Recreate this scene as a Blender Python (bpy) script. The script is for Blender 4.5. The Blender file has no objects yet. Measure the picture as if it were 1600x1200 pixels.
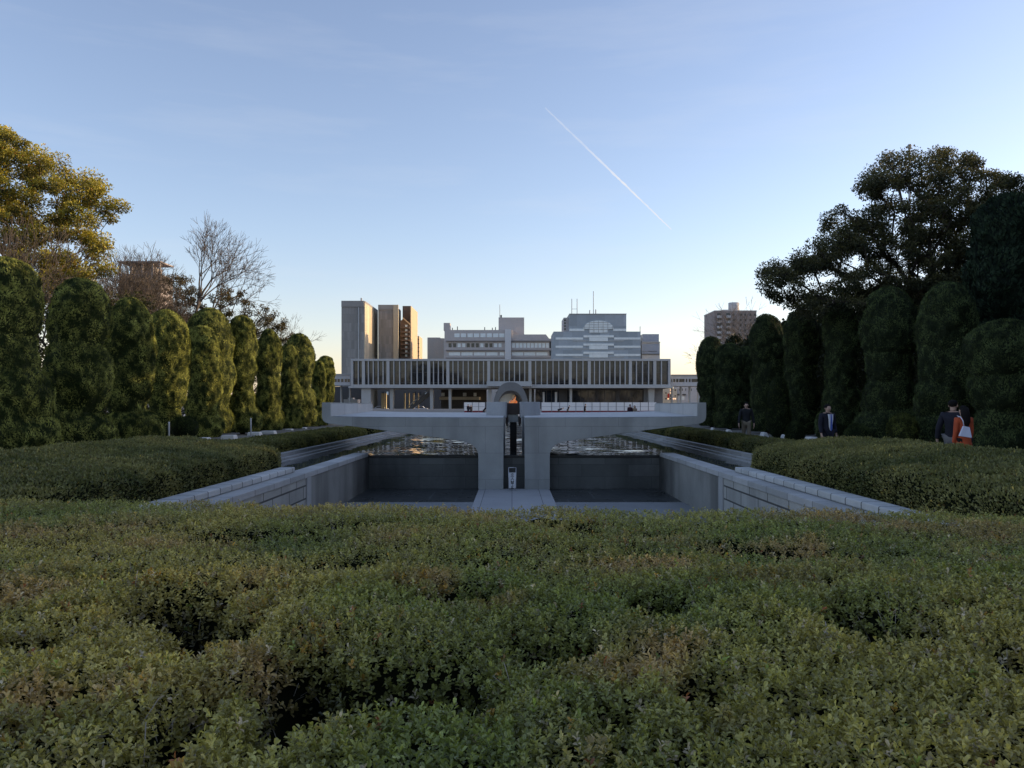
import bpy, bmesh, math, random
import numpy as np
from mathutils import Vector, Matrix

random.seed(7)
RNG = np.random.default_rng(11)
SC = bpy.context.scene
COL = SC.collection
FPX, CX, CY, EYE = 1280.0, 800.0, 634.0, 1.6     # focal length in photo pixels, principal column, horizon row, eye height


def P(px, py, Y):
    """world (x, z) of a photo pixel at depth Y"""
    return ((px - CX) * Y / FPX, EYE + (CY - py) * Y / FPX)


def PX(px, Y):
    return (px - CX) * Y / FPX


def PZ(py, Y):
    return EYE + (CY - py) * Y / FPX


# ------------------------------------------------------------------ noise
def _hash(i, j, k):
    n = (i * 374761393 + j * 668265263 + k * 2147483647 + 1013904223) & 0xFFFFFFFF
    n = ((n ^ (n >> 13)) * 1274126177) & 0xFFFFFFFF
    n = (n ^ (n >> 16)) & 0xFFFFFFFF
    return n.astype(np.float64) / 4294967295.0


def vnoise(p):
    p = np.asarray(p, dtype=np.float64)
    f = np.floor(p)
    i = f.astype(np.int64)
    t = p - f
    t = t * t * (3 - 2 * t)
    out = 0
    for dx in (0, 1):
        wx = t[:, 0] if dx else 1 - t[:, 0]
        for dy in (0, 1):
            wy = t[:, 1] if dy else 1 - t[:, 1]
            for dz in (0, 1):
                wz = t[:, 2] if dz else 1 - t[:, 2]
                out = out + wx * wy * wz * _hash(i[:, 0] + dx, i[:, 1] + dy, i[:, 2] + dz)
    return out * 2 - 1


def fbm(p, octaves=3, gain=0.5):
    a, s, o = 1.0, 0.0, 0
    p = np.asarray(p, dtype=np.float64)
    for k in range(octaves):
        o = o + a * vnoise(p * (2 ** k) + 17.3 * k)
        s += a
        a *= gain
    return o / s


# ------------------------------------------------------------------ objects
WLOC = {}


def link(o, parent=None, w=(0, 0, 0)):
    COL.objects.link(o)
    if parent is not None:
        o.parent = parent
        WLOC[o.name] = WLOC[parent.name]
    else:
        o.location = w
        WLOC[o.name] = tuple(w)
    return o


def tag(o, label=None, cat=None, group=None, kind=None):
    if label: o['label'] = label
    if cat: o['category'] = cat
    if group: o['group'] = group
    if kind: o['kind'] = kind
    return o


def thing(name, label, cat, loc=(0, 0, 0), group=None):
    o = bpy.data.objects.new(name, None)
    o.empty_display_size = 0.2
    link(o, None, loc)
    return tag(o, label, cat, group)


def mesh_np(name, parts, parent=None, loc=(0, 0, 0), mats=()):
    """parts: list of (V, F, colour or None, material index, smooth); one mesh object"""
    w = np.array(WLOC[parent.name] if parent is not None else loc, dtype=np.float64)
    Vs, Ls, St, Mi, Sm, Cs = [], [], [], [], [], []
    nv = nl = 0
    for V, F, C, mi, sm in parts:
        V = np.asarray(V, dtype=np.float64)
        F = np.asarray(F, dtype=np.int64)
        if len(F) == 0:
            continue
        k = F.shape[1]
        Vs.append(V - w)
        Ls.append((F + nv).ravel())
        St.append(nl + np.arange(len(F)) * k)
        Mi.append(np.full(len(F), mi))
        Sm.append(np.full(len(F), bool(sm)))
        c = np.ones((len(V), 4))
        if C is not None:
            c[:, :3] = C
        Cs.append(c)
        nv += len(V)
        nl += len(F) * k
    me = bpy.data.meshes.new(name)
    Vs = np.concatenate(Vs); Ls = np.concatenate(Ls); St = np.concatenate(St)
    me.vertices.add(nv)
    me.vertices.foreach_set('co', Vs.astype(np.float32).ravel())
    me.loops.add(nl)
    me.loops.foreach_set('vertex_index', Ls.astype(np.int32))
    me.polygons.add(len(St))
    me.polygons.foreach_set('loop_start', St.astype(np.int32))
    me.polygons.foreach_set('material_index', np.concatenate(Mi).astype(np.int32))
    me.polygons.foreach_set('use_smooth', np.concatenate(Sm))
    a = me.color_attributes.new('Col', 'FLOAT_COLOR', 'POINT')
    a.data.foreach_set('color', np.concatenate(Cs).astype(np.float32).ravel())
    me.update(calc_edges=True)
    for m in mats:
        me.materials.append(m)
    o = bpy.data.objects.new(name, me)
    return link(o, parent, loc)


class MB:
    """collects solids into one mesh"""
    def __init__(s):
        s.v = []; s.f = []; s.sm = []

    def add(s, vs, fs, smooth=False):
        b = len(s.v)
        s.v += [tuple(v) for v in vs]
        s.f += [tuple(i + b for i in f) for f in fs]
        s.sm += [smooth] * len(fs)
        return s

    def box(s, x0, x1, y0, y1, z0, z1):
        vs = [(x0, y0, z0), (x1, y0, z0), (x1, y1, z0), (x0, y1, z0), (x0, y0, z1), (x1, y0, z1), (x1, y1, z1), (x0, y1, z1)]
        return s.add(vs, [(0, 3, 2, 1), (4, 5, 6, 7), (0, 1, 5, 4), (1, 2, 6, 5), (2, 3, 7, 6), (3, 0, 4, 7)])

    def prism(s, poly, y0, y1):
        """poly in x-z (counter-clockwise seen from -y), extruded along y"""
        n = len(poly)
        vs = [(x, y0, z) for x, z in poly] + [(x, y1, z) for x, z in poly]
        fs = [tuple(range(n)), tuple(range(2 * n - 1, n - 1, -1))]
        fs += [(i, i + n, (i + 1) % n + n, (i + 1) % n) for i in range(n)]
        return s.add(vs, fs)

    def plan(s, poly, z0, z1):
        n = len(poly)
        vs = [(x, y, z0) for x, y in poly] + [(x, y, z1) for x, y in poly]
        fs = [tuple(range(n - 1, -1, -1)), tuple(range(n, 2 * n))]
        fs += [(i, (i + 1) % n, (i + 1) % n + n, i + n) for i in range(n)]
        return s.add(vs, fs)

    def lathe(s, prof, n=20, c=(0, 0), sx=1, sy=1, smooth=True):
        vs, fs = [], []
        for r, z in prof:
            for k in range(n):
                a = 2 * math.pi * k / n
                vs.append((c[0] + r * sx * math.cos(a), c[1] + r * sy * math.sin(a), z))
        m = len(prof)
        for i in range(m - 1):
            for k in range(n):
                k2 = (k + 1) % n
                fs.append((i * n + k, i * n + k2, (i + 1) * n + k2, (i + 1) * n + k))
        s.add(vs, fs, smooth)
        b = len(s.v) - len(vs)
        s.f.append(tuple(b + k for k in range(n - 1, -1, -1))); s.sm.append(False)
        s.f.append(tuple(b + (m - 1) * n + k for k in range(n))); s.sm.append(False)
        return s

    def tube(s, pts, rads, n=6, smooth=True):
        pts = [Vector(p) for p in pts]
        vs, fs = [], []
        up = Vector((0.31, 0.2, 0.93)).normalized()
        for i, p in enumerate(pts):
            d = (pts[min(i + 1, len(pts) - 1)] - pts[max(i - 1, 0)])
            d = d.normalized() if d.length > 1e-9 else Vector((0, 0, 1))
            a = d.cross(up)
            if a.length < 1e-3: a = d.cross(Vector((1, 0, 0)))
            a.normalize(); b = d.cross(a)
            r = rads[i] if hasattr(rads, '__len__') else rads
            for k in range(n):
                t = 2 * math.pi * k / n
                vs.append(p + a * (r * math.cos(t)) + b * (r * math.sin(t)))
        for i in range(len(pts) - 1):
            for k in range(n):
                k2 = (k + 1) % n
                fs.append((i * n + k, i * n + k2, (i + 1) * n + k2, (i + 1) * n + k))
        fs.append(tuple(range(n - 1, -1, -1)))
        fs.append(tuple((len(pts) - 1) * n + k for k in range(n)))
        return s.add(vs, fs, smooth)

    def ball(s, c, r, n=10, m=7, sx=1, sy=1, sz=1):
        prof = [(max(1e-4, r * math.sin(math.pi * i / m)), -r * math.cos(math.pi * i / m)) for i in range(m + 1)]
        b = len(s.v)
        s.lathe(prof, n)
        for i in range(b, len(s.v)):
            x, y, z = s.v[i]
            s.v[i] = (c[0] + x * sx, c[1] + y * sy, c[2] + z * sz)
        return s

    def obj(s, name, mat, parent=None, loc=(0, 0, 0), bevel=0, seg=2):
        w = WLOC[parent.name] if parent is not None else loc
        me = bpy.data.meshes.new(name)
        me.from_pydata([(v[0] - w[0], v[1] - w[1], v[2] - w[2]) for v in s.v], [], s.f)
        me.polygons.foreach_set('use_smooth', s.sm)
        me.materials.append(mat)
        me.update()
        bm = bmesh.new(); bm.from_mesh(me)
        bmesh.ops.recalc_face_normals(bm, faces=bm.faces)
        bm.to_mesh(me); bm.free()
        o = bpy.data.objects.new(name, me)
        link(o, parent, loc)
        if bevel:
            md = o.modifiers.new('bevel', 'BEVEL')
            md.width = bevel; md.segments = seg; md.limit_method = 'ANGLE'; md.angle_limit = math.radians(40)
        return o


# ------------------------------------------------------------------ materials
def new_mat(name):
    m = bpy.data.materials.new(name)
    m.use_nodes = True
    nt = m.node_tree
    b = nt.nodes['Principled BSDF']
    return m, nt, b


def N(nt, t, **kw):
    n = nt.nodes.new(t)
    for k, v in kw.items():
        if k in n.inputs: n.inputs[k].default_value = v
        else: setattr(n, k, v)
    return n


def noise_fac(nt, pos, scale, detail=4, rough=0.55, lo=0.3, hi=0.7, stretch=None):
    src = pos
    if stretch:
        mp = N(nt, 'ShaderNodeMapping'); mp.inputs['Scale'].default_value = stretch
        nt.links.new(pos, mp.inputs['Vector']); src = mp.outputs['Vector']
    t = N(nt, 'ShaderNodeTexNoise')
    t.inputs['Scale'].default_value = scale; t.inputs['Detail'].default_value = detail; t.inputs['Roughness'].default_value = rough
    nt.links.new(src, t.inputs['Vector'])
    r = N(nt, 'ShaderNodeMapRange')
    r.inputs['From Min'].default_value = lo; r.inputs['From Max'].default_value = hi
    nt.links.new(t.outputs['Fac'], r.inputs['Value'])
    return r.outputs['Result'], t.outputs['Fac']


def mixc(nt, fac, a, b, mode='MIX'):
    m = N(nt, 'ShaderNodeMix'); m.data_type = 'RGBA'; m.blend_type = mode
    for s, v in ((0, fac), (6, a), (7, b)):
        if hasattr(v, 'is_linked') or hasattr(v, 'links'):
            nt.links.new(v, m.inputs[s])
        elif s == 0:
            m.inputs[s].default_value = v
        else:
            m.inputs[s].default_value = (*v, 1) if len(v) == 3 else v
    return m.outputs[2]


def wall_mat(name, base, dark=None, rough=0.8, scale=1.2, streak=0.35, bump=0.25, brick=None, mortar=None, spec=0.3, wet=0.0, bvar=0.73, damp=None):
    """weathered concrete / stone / render; brick = (axes, width, height, mortar size) for joints"""
    m, nt, b = new_mat(name)
    g = N(nt, 'ShaderNodeNewGeometry')
    pos = g.outputs['Position']
    dark = dark or tuple(c * 0.6 for c in base)
    f1, _ = noise_fac(nt, pos, scale, 6, 0.6)
    c = mixc(nt, f1, dark, base)
    f2, _ = noise_fac(nt, pos, scale * 9, 4, 0.7, 0.25, 0.75)
    c = mixc(nt, f2, tuple(x * 0.82 for x in base), c)
    f3, _ = noise_fac(nt, pos, 1.0, 4, 0.6, 0.45, 0.75, stretch=(scale * 0.9, scale * 0.9, scale * 0.12))
    mu = N(nt, 'ShaderNodeMath', operation='MULTIPLY'); mu.inputs[1].default_value = streak
    nt.links.new(f3, mu.inputs[0])
    c = mixc(nt, mu.outputs[0], c, tuple(x * 0.45 for x in dark))
    if damp:
        ax, d0, d1, amt = damp
        sd = N(nt, 'ShaderNodeSeparateXYZ'); nt.links.new(pos, sd.inputs[0])
        dm = N(nt, 'ShaderNodeMapRange'); dm.inputs['From Min'].default_value = d0; dm.inputs['From Max'].default_value = d1
        nz, nzf = noise_fac(nt, pos, 1.3, 5, 0.65)
        of = N(nt, 'ShaderNodeMath', operation='MULTIPLY_ADD'); of.inputs[1].default_value = 3.0
        nt.links.new(nzf, of.inputs[0]); nt.links.new(sd.outputs[ax], of.inputs[2])
        nt.links.new(of.outputs[0], dm.inputs['Value'])
        am = N(nt, 'ShaderNodeMath', operation='MULTIPLY'); am.inputs[1].default_value = amt
        nt.links.new(dm.outputs[0], am.inputs[0])
        c = mixc(nt, am.outputs[0], c, (0.02, 0.021, 0.02))
    fine, finef = noise_fac(nt, pos, scale * 40, 3, 0.7)
    h = finef
    if brick:
        axes, bw, bh, ms = brick
        sep = N(nt, 'ShaderNodeSeparateXYZ'); nt.links.new(pos, sep.inputs[0])
        com = N(nt, 'ShaderNodeCombineXYZ')
        nt.links.new(sep.outputs[axes[0]], com.inputs[0]); nt.links.new(sep.outputs[axes[1]], com.inputs[1])
        bt = N(nt, 'ShaderNodeTexBrick')
        bt.inputs['Scale'].default_value = 1; bt.inputs['Brick Width'].default_value = bw; bt.inputs['Row Height'].default_value = bh
        bt.inputs['Mortar Size'].default_value = ms; bt.inputs['Mortar Smooth'].default_value = 0.3
        bt.inputs['Color1'].default_value = (1, 1, 1, 1); bt.inputs['Color2'].default_value = (bvar, bvar * 1.01, bvar, 1)
        bt.inputs['Mortar'].default_value = (*(mortar or (0.3, 0.3, 0.3)), 1)
        nt.links.new(com.outputs[0], bt.inputs['Vector'])
        c = mixc(nt, 1.0, c, bt.outputs['Color'], 'MULTIPLY')
        sb = N(nt, 'ShaderNodeMath', operation='SUBTRACT')
        nt.links.new(finef, sb.inputs[0]); nt.links.new(bt.outputs['Fac'], sb.inputs[1])
        h = sb.outputs[0]
    nt.links.new(c, b.inputs['Base Color'])
    b.inputs['Roughness'].default_value = rough
    b.inputs['Specular IOR Level'].default_value = spec
    if wet:
        rr, _ = noise_fac(nt, pos, scale * 1.4, 4, 0.6)
        mr = N(nt, 'ShaderNodeMapRange'); mr.inputs['To Min'].default_value = rough - wet; mr.inputs['To Max'].default_value = rough
        nt.links.new(rr, mr.inputs['Value']); nt.links.new(mr.outputs[0], b.inputs['Roughness'])
    bp = N(nt, 'ShaderNodeBump'); bp.inputs['Strength'].default_value = bump; bp.inputs['Distance'].default_value = 0.02
    nt.links.new(h, bp.inputs['Height']); nt.links.new(bp.outputs[0], b.inputs['Normal'])
    return m


def plain(name, base, rough=0.6, metal=0.0, spec=0.4, var=0.15, scale=6.0):
    m, nt, b = new_mat(name)
    g = N(nt, 'ShaderNodeTexCoord')
    f, _ = noise_fac(nt, g.outputs['Object'], scale, 4, 0.6, 0.25, 0.75)
    nt.links.new(mixc(nt, f, tuple(x * (1 - var) for x in base), tuple(min(1, x * (1 + var)) for x in base)), b.inputs['Base Color'])
    b.inputs['Roughness'].default_value = rough; b.inputs['Metallic'].default_value = metal
    b.inputs['Specular IOR Level'].default_value = spec
    return m


def leaf_mat(name, rough=0.45, trans=0.25, spec=0.5, gain=1.0, tint=(1.0, 1.0, 0.55)):
    m, nt, b = new_mat(name)
    a = N(nt, 'ShaderNodeAttribute', attribute_name='Col')
    g = N(nt, 'ShaderNodeNewGeometry')
    f, _ = noise_fac(nt, g.outputs['Position'], 2.3, 3, 0.6, 0.2, 0.8)
    c = mixc(nt, f, (0.8 * gain, 0.8 * gain, 0.8 * gain), (1.15 * gain, 1.15 * gain, 1.15 * gain))
    c = mixc(nt, 1.0, a.outputs['Color'], c, 'MULTIPLY')
    nt.links.new(c, b.inputs['Base Color'])
    b.inputs['Roughness'].default_value = rough
    b.inputs['Specular IOR Level'].default_value = spec
    if trans:
        t = N(nt, 'ShaderNodeBsdfTranslucent')
        nt.links.new(mixc(nt, 1.0, c, tint, 'MULTIPLY'), t.inputs['Color'])
        mx = N(nt, 'ShaderNodeMixShader'); mx.inputs[0].default_value = trans
        nt.links.new(b.outputs[0], mx.inputs[1]); nt.links.new(t.outputs[0], mx.inputs[2])
        nt.links.new(mx.outputs[0], nt.nodes['Material Output'].inputs['Surface'])
    return m


M = {}
M['conc'] = wall_mat('platform_concrete', (0.47, 0.475, 0.455), (0.29, 0.297, 0.285), 0.85, 0.8, 0.6, 0.4, brick=((0, 2), 1.8, 0.9, 0.008), mortar=(0.72, 0.72, 0.72), bvar=0.9)
M['deck'] = wall_mat('platform_deck_stone', (0.6, 0.6, 0.59), (0.48, 0.48, 0.47), 0.75, 1.2, 0.1, 0.15)
M['fin_panel'] = wall_mat('fin_panel_stone', (0.62, 0.62, 0.61), (0.5, 0.5, 0.5), 0.7, 1.0, 0.15, 0.12, brick=((1, 2), 2.4, 3.0, 0.02))
M['pit_wall'] = wall_mat('pit_back_wall', (0.17, 0.175, 0.165), (0.08, 0.083, 0.078), 0.75, 0.8, 0.6, 0.3, brick=((0, 2), 1.6, 0.42, 0.012), mortar=(0.62, 0.62, 0.62))
M['pit_side'] = wall_mat('pit_side_concrete', (0.34, 0.335, 0.305), (0.17, 0.167, 0.15), 0.8, 0.7, 0.85, 0.35, damp=(1, 26.2, 29.6, 0.85))
M['pit_block'] = wall_mat('pit_side_masonry', (0.54, 0.53, 0.49), (0.37, 0.36, 0.33), 0.85, 1.2, 0.5, 0.6, brick=((1, 2), 1.25, 0.31, 0.022), mortar=(0.2, 0.2, 0.2))
M['coping'] = wall_mat('granite_coping', (0.54, 0.54, 0.53), (0.4, 0.4, 0.39), 0.8, 2.0, 0.2, 0.4, brick=((1, 0), 1.25, 3.0, 0.014))
M['kerb'] = wall_mat('granite_kerb', (0.7, 0.71, 0.7), (0.55, 0.56, 0.55), 0.8, 2.4, 0.2, 0.5, brick=((1, 0), 0.6, 3.0, 0.018), mortar=(0.15, 0.15, 0.15))
M['steps'] = wall_mat('pond_step_stone', (0.42, 0.42, 0.41), (0.28, 0.28, 0.27), 0.8, 1.5, 0.3, 0.4, brick=((1, 0), 1.8, 9.0, 0.012))
M['floor_wet'] = wall_mat('wet_basin_floor', (0.075, 0.08, 0.08), (0.045, 0.05, 0.05), 0.5, 0.7, 0.0, 0.15, brick=((0, 1), 1.7, 2.1, 0.016), mortar=(2.0, 2.0, 2.0), wet=0.3)
M['floor_dry'] = wall_mat('dry_basin_floor', (0.27, 0.28, 0.285), (0.19, 0.2, 0.2), 0.8, 0.8, 0.0, 0.2)
M['plinth'] = wall_mat('plinth_slab', (0.42, 0.43, 0.44), (0.33, 0.335, 0.34), 0.75, 1.1, 0.0, 0.15, brick=((0, 1), 0.9, 7.0, 0.01), mortar=(0.3, 0.3, 0.3))
M['arch'] = wall_mat('cenotaph_granite', (0.24, 0.245, 0.25), (0.19, 0.195, 0.2), 0.7, 0.6, 0.2, 0.2)
M['ground'] = wall_mat('ground_gravel', (0.2, 0.19, 0.165), (0.13, 0.125, 0.105), 0.95, 0.5, 0.0, 0.6)
M['path'] = wall_mat('path_paving', (0.3, 0.29, 0.27), (0.2, 0.195, 0.18), 0.9, 0.7, 0.0, 0.4, brick=((0, 1), 0.6, 0.6, 0.01), mortar=(0.5, 0.5, 0.5))
M['bark'] = wall_mat('tree_bark', (0.085, 0.068, 0.052), (0.04, 0.033, 0.027), 0.95, 3.0, 0.3, 0.8)
M['bark_pale'] = wall_mat('bare_tree_bark', (0.14, 0.115, 0.095), (0.08, 0.065, 0.055), 0.95, 3.0, 0.2, 0.6)
M['twig'] = plain('hedge_twig', (0.36, 0.31, 0.25), 0.85, var=0.4, scale=20)
M['under'] = plain('hedge_core_shade', (0.012, 0.014, 0.007), 1.0, 0, 0.0, 0.4, 8)  # near-black inner body of the hedges, shade put into its colour
M['leaf_hedge'] = leaf_mat('hedge_leaf', 0.30, 0.3, 0.6)
M['leaf_side'] = leaf_mat('side_hedge_leaf', 0.45, 0.2, 0.4)
M['leaf_top'] = leaf_mat('juniper_leaf', 0.75, 0.1, 0.15)
M['leaf_tree'] = leaf_mat('tree_leaf', 0.5, 0.3, 0.35, tint=(1.1, 1.0, 0.45))


def water_mat():
    m, nt, b = new_mat('pond_water')
    g = N(nt, 'ShaderNodeNewGeometry')
    b.inputs['Base Color'].default_value = (0.085, 0.095, 0.095, 1)
    b.inputs['Roughness'].default_value = 0.02
    b.inputs['IOR'].default_value = 1.333
    b.inputs['Specular IOR Level'].default_value = 0.5
    # wind ripples as a tilted normal, nearly still along the side channels
    def vec(scale, st, detail):
        mp = N(nt, 'ShaderNodeMapping'); mp.inputs['Scale'].default_value = st
        nt.links.new(g.outputs['Position'], mp.inputs['Vector'])
        t = N(nt, 'ShaderNodeTexNoise'); t.inputs['Scale'].default_value = scale; t.inputs['Detail'].default_value = detail; t.inputs['Roughness'].default_value = 0.6
        nt.links.new(mp.outputs[0], t.inputs['Vector'])
        v = N(nt, 'ShaderNodeVectorMath', operation='SUBTRACT'); v.inputs[1].default_value = (0.5, 0.5, 0.5)
        nt.links.new(t.outputs['Color'], v.inputs[0])
        return v.outputs[0], t.outputs['Fac']
    v1, _ = vec(1.0, (1.0, 1.35, 1), 3)
    _, patch = vec(1.0, (0.12, 0.09, 1), 2)
    sep = N(nt, 'ShaderNodeSeparateXYZ'); nt.links.new(g.outputs['Position'], sep.inputs[0])
    ab = N(nt, 'ShaderNodeMath', operation='ABSOLUTE'); nt.links.new(sep.outputs[0], ab.inputs[0])
    mr = N(nt, 'ShaderNodeMapRange')
    mr.inputs['From Min'].default_value = 4.4; mr.inputs['From Max'].default_value = 5.8
    mr.inputs['To Min'].default_value = 1.0; mr.inputs['To Max'].default_value = 0.12
    nt.links.new(ab.outputs[0], mr.inputs['Value'])
    pr = N(nt, 'ShaderNodeMapRange'); pr.inputs['From Min'].default_value = 0.35; pr.inputs['From Max'].default_value = 0.65
    pr.inputs['To Min'].default_value = 0.09; pr.inputs['To Max'].default_value = 0.34
    nt.links.new(patch, pr.inputs['Value'])
    yr = N(nt, 'ShaderNodeMapRange'); yr.inputs['From Min'].default_value = 30; yr.inputs['From Max'].default_value = 75
    yr.inputs['To Min'].default_value = 1.1; yr.inputs['To Max'].default_value = 2.3
    nt.links.new(sep.outputs[1], yr.inputs['Value'])
    a0 = N(nt, 'ShaderNodeMath', operation='MULTIPLY'); nt.links.new(mr.outputs[0], a0.inputs[0]); nt.links.new(yr.outputs[0], a0.inputs[1])
    am = N(nt, 'ShaderNodeMath', operation='MULTIPLY'); nt.links.new(a0.outputs[0], am.inputs[0]); nt.links.new(pr.outputs[0], am.inputs[1])
    sc = N(nt, 'ShaderNodeVectorMath', operation='SCALE'); nt.links.new(v1, sc.inputs[0]); nt.links.new(am.outputs[0], sc.inputs['Scale'])
    fl = N(nt, 'ShaderNodeVectorMath', operation='MULTIPLY'); fl.inputs[1].default_value = (0.7, 1.0, 0.0); nt.links.new(sc.outputs[0], fl.inputs[0])
    ad = N(nt, 'ShaderNodeVectorMath', operation='ADD'); ad.inputs[1].default_value = (0, 0, 1); nt.links.new(fl.outputs[0], ad.inputs[0])
    no = N(nt, 'ShaderNodeVectorMath', operation='NORMALIZE'); nt.links.new(ad.outputs[0], no.inputs[0])
    nt.links.new(no.outputs[0], b.inputs['Normal'])
    return m


M['water'] = water_mat()


def glass_mat(name, col=(0.018, 0.02, 0.024), ior=1.6, wob=0.004, var=1.6, lvl=0.5, tint=(1, 1, 1)):
    m, nt, b = new_mat(name)
    g = N(nt, 'ShaderNodeNewGeometry')
    f, a = noise_fac(nt, g.outputs['Position'], 0.9, 3, 0.6)
    nt.links.new(mixc(nt, f, tuple(c / var for c in col), tuple(c * var for c in col)), b.inputs['Base Color'])
    b.inputs['Roughness'].default_value = 0.03
    b.inputs['IOR'].default_value = ior
    b.inputs['Specular IOR Level'].default_value = lvl
    b.inputs['Specular Tint'].default_value = (*tint, 1)
    f2, a2 = noise_fac(nt, g.outputs['Position'], 0.35, 2, 0.5)
    bp = N(nt, 'ShaderNodeBump'); bp.inputs['Strength'].default_value = 0.3; bp.inputs['Distance'].default_value = wob * 10
    nt.links.new(a2, bp.inputs['Height']); nt.links.new(bp.outputs[0], b.inputs['Normal'])
    return m


M['glass'] = glass_mat('museum_glass', (0.020, 0.024, 0.034), 1.55, 0.003, 1.8, 0.5, (0.85, 0.92, 1.0))
M['glass_pale'] = glass_mat('pale_office_glass', (0.74, 0.80, 0.82), 1.45, 0.0006, 1.08)
M['glass_dark'] = glass_mat('dark_window_glass', (0.03, 0.034, 0.04), 1.5, 0.001, 1.4)
M['glass_grey'] = glass_mat('grey_curtain_glass', (0.36, 0.39, 0.42), 1.5, 0.001, 1.1)
M['mus'] = wall_mat('museum_concrete', (0.48, 0.49, 0.495), (0.40, 0.41, 0.415), 0.8, 0.25, 0.15, 0.1)
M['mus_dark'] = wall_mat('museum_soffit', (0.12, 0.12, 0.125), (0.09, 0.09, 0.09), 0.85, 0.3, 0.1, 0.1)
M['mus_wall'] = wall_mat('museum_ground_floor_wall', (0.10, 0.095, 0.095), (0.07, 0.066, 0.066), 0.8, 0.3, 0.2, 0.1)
M['white'] = wall_mat('white_paint', (0.74, 0.74, 0.75), (0.66, 0.66, 0.67), 0.6, 0.5, 0.08, 0.05)
M['cream'] = wall_mat('cream_wall', (0.62, 0.57, 0.48), (0.52, 0.48, 0.4), 0.8, 0.3, 0.1, 0.1)
# ------------------------------------------------------------------ foliage tools
def unit(v):
    return v / np.maximum(np.linalg.norm(v, axis=1, keepdims=True), 1e-9)


def scatter(V, F, n, rng, fmask=None):
    """n random points with normals on a quad mesh, by area"""
    F = np.asarray(F)
    if fmask is not None: F = F[fmask]
    a, b, c, d = (V[F[:, i]] for i in range(4))
    n1 = np.cross(b - a, c - a); n2 = np.cross(c - a, d - a)
    A = np.linalg.norm(n1, axis=1) + np.linalg.norm(n2, axis=1)
    idx = rng.choice(len(F), n, p=A / A.sum())
    u = rng.random((n, 1)); v = rng.random((n, 1))
    p = (a[idx] * (1 - u) + b[idx] * u) * (1 - v) + (d[idx] * (1 - u) + c[idx] * u) * v
    return p, unit((n1 + n2)[idx])


def leaves(Pb, D, Nn, L, W, C, hexa=False, fold=0.25):
    """folded leaf blades: base points, directions, face normals, lengths, widths, colours"""
    n = len(Pb)
    L = np.broadcast_to(L, n)[:, None]; W = np.broadcast_to(W, n)[:, None]
    S = unit(np.cross(D, Nn)); Nn = np.cross(S, D)
    tip = Pb + D * L
    if hexa:
        l1 = Pb + D * L * 0.38 - S * W * 0.42 + Nn * W * fold
        l2 = Pb + D * L * 0.78 - S * W * 0.45 + Nn * W * fold
        r1 = Pb + D * L * 0.38 + S * W * 0.42 + Nn * W * fold
        r2 = Pb + D * L * 0.78 + S * W * 0.45 + Nn * W * fold
        V = np.stack([Pb, r1, r2, tip, l2, l1], 1).reshape(-1, 3)
        b = np.arange(n) * 6
        F = np.concatenate([np.stack([b, b + 1, b + 2, b + 3], 1), np.stack([b, b + 3, b + 4, b + 5], 1)])
        return V, F, np.repeat(C, 6, 0)
    l = Pb + D * L * 0.58 - S * W * 0.5 + Nn * W * fold
    r = Pb + D * L * 0.58 + S * W * 0.5 + Nn * W * fold
    V = np.stack([Pb, r, tip, l], 1).reshape(-1, 3)
    b = np.arange(n) * 4
    F = np.concatenate([np.stack([b, b + 1, b + 2], 1), np.stack([b, b + 2, b + 3], 1)])
    return V, F, np.repeat(C, 4, 0)


def lerp(a, b, t):
    return np.asarray(a)[None, :] * (1 - t[:, None]) + np.asarray(b)[None, :] * t[:, None]


def grid_mesh(nx, ny, fn):
    """fn(u, v) -> (n,3), u and v in 0..1"""
    u, v = np.meshgrid(np.linspace(0, 1, nx), np.linspace(0, 1, ny), indexing='ij')
    V = fn(u.ravel(), v.ravel())
    i, j = np.meshgrid(np.arange(nx - 1), np.arange(ny - 1), indexing='ij')
    a = (i * ny + j).ravel()
    F = np.stack([a, a + ny, a + ny + 1, a + 1], 1)
    return V, F


# ------------------------------------------------------------------ foreground hedge
def px_pt(px, py, z=1.0):
    Y = (EYE - z) * FPX / (py - CY)
    return ((px - CX) * Y / FPX, Y)


# gaps and hollows of the clipped top: photo x, y, half width, half height, depth
HOLES = [(275, 945, 75, 26, .13), (335, 985, 62, 32, .26), (460, 1058, 60, 42, .16), (590, 1075, 95, 40, .20), (700, 1062, 70, 26, .12),
         (265, 1160, 45, 75, .26), (740, 1085, 60, 30, .12), (1030, 950, 55, 18, .12), (1355, 985, 60, 28, .17), (1440, 1010, 50, 18, .10),
         (840, 1020, 55, 22, .12), (370, 840, 60, 10, .12), (480, 832, 40, 7, .10), (130, 852, 40, 9, .10), (1600, 1075, 30, 30, .15),
         (900, 1010, 40, 20, .08), (1170, 860, 60, 9, .07), (560, 820, 40, 6, .10), (1100, 1090, 50, 25, .08), (960, 1130, 40, 22, .07),
         (430, 1150, 60, 30, .15), (210, 905, 14, 10, .12), (1250, 1130, 40, 25, .07), (560, 880, 45, 10, .06), (720, 930, 55, 12, .06),
         (60, 1010, 50, 14, .07), (110, 1100, 45, 22, .07), (820, 812, 50, 8, .09), (900, 825, 45, 7, .08), (1500, 905, 45, 10, .05)]


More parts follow.
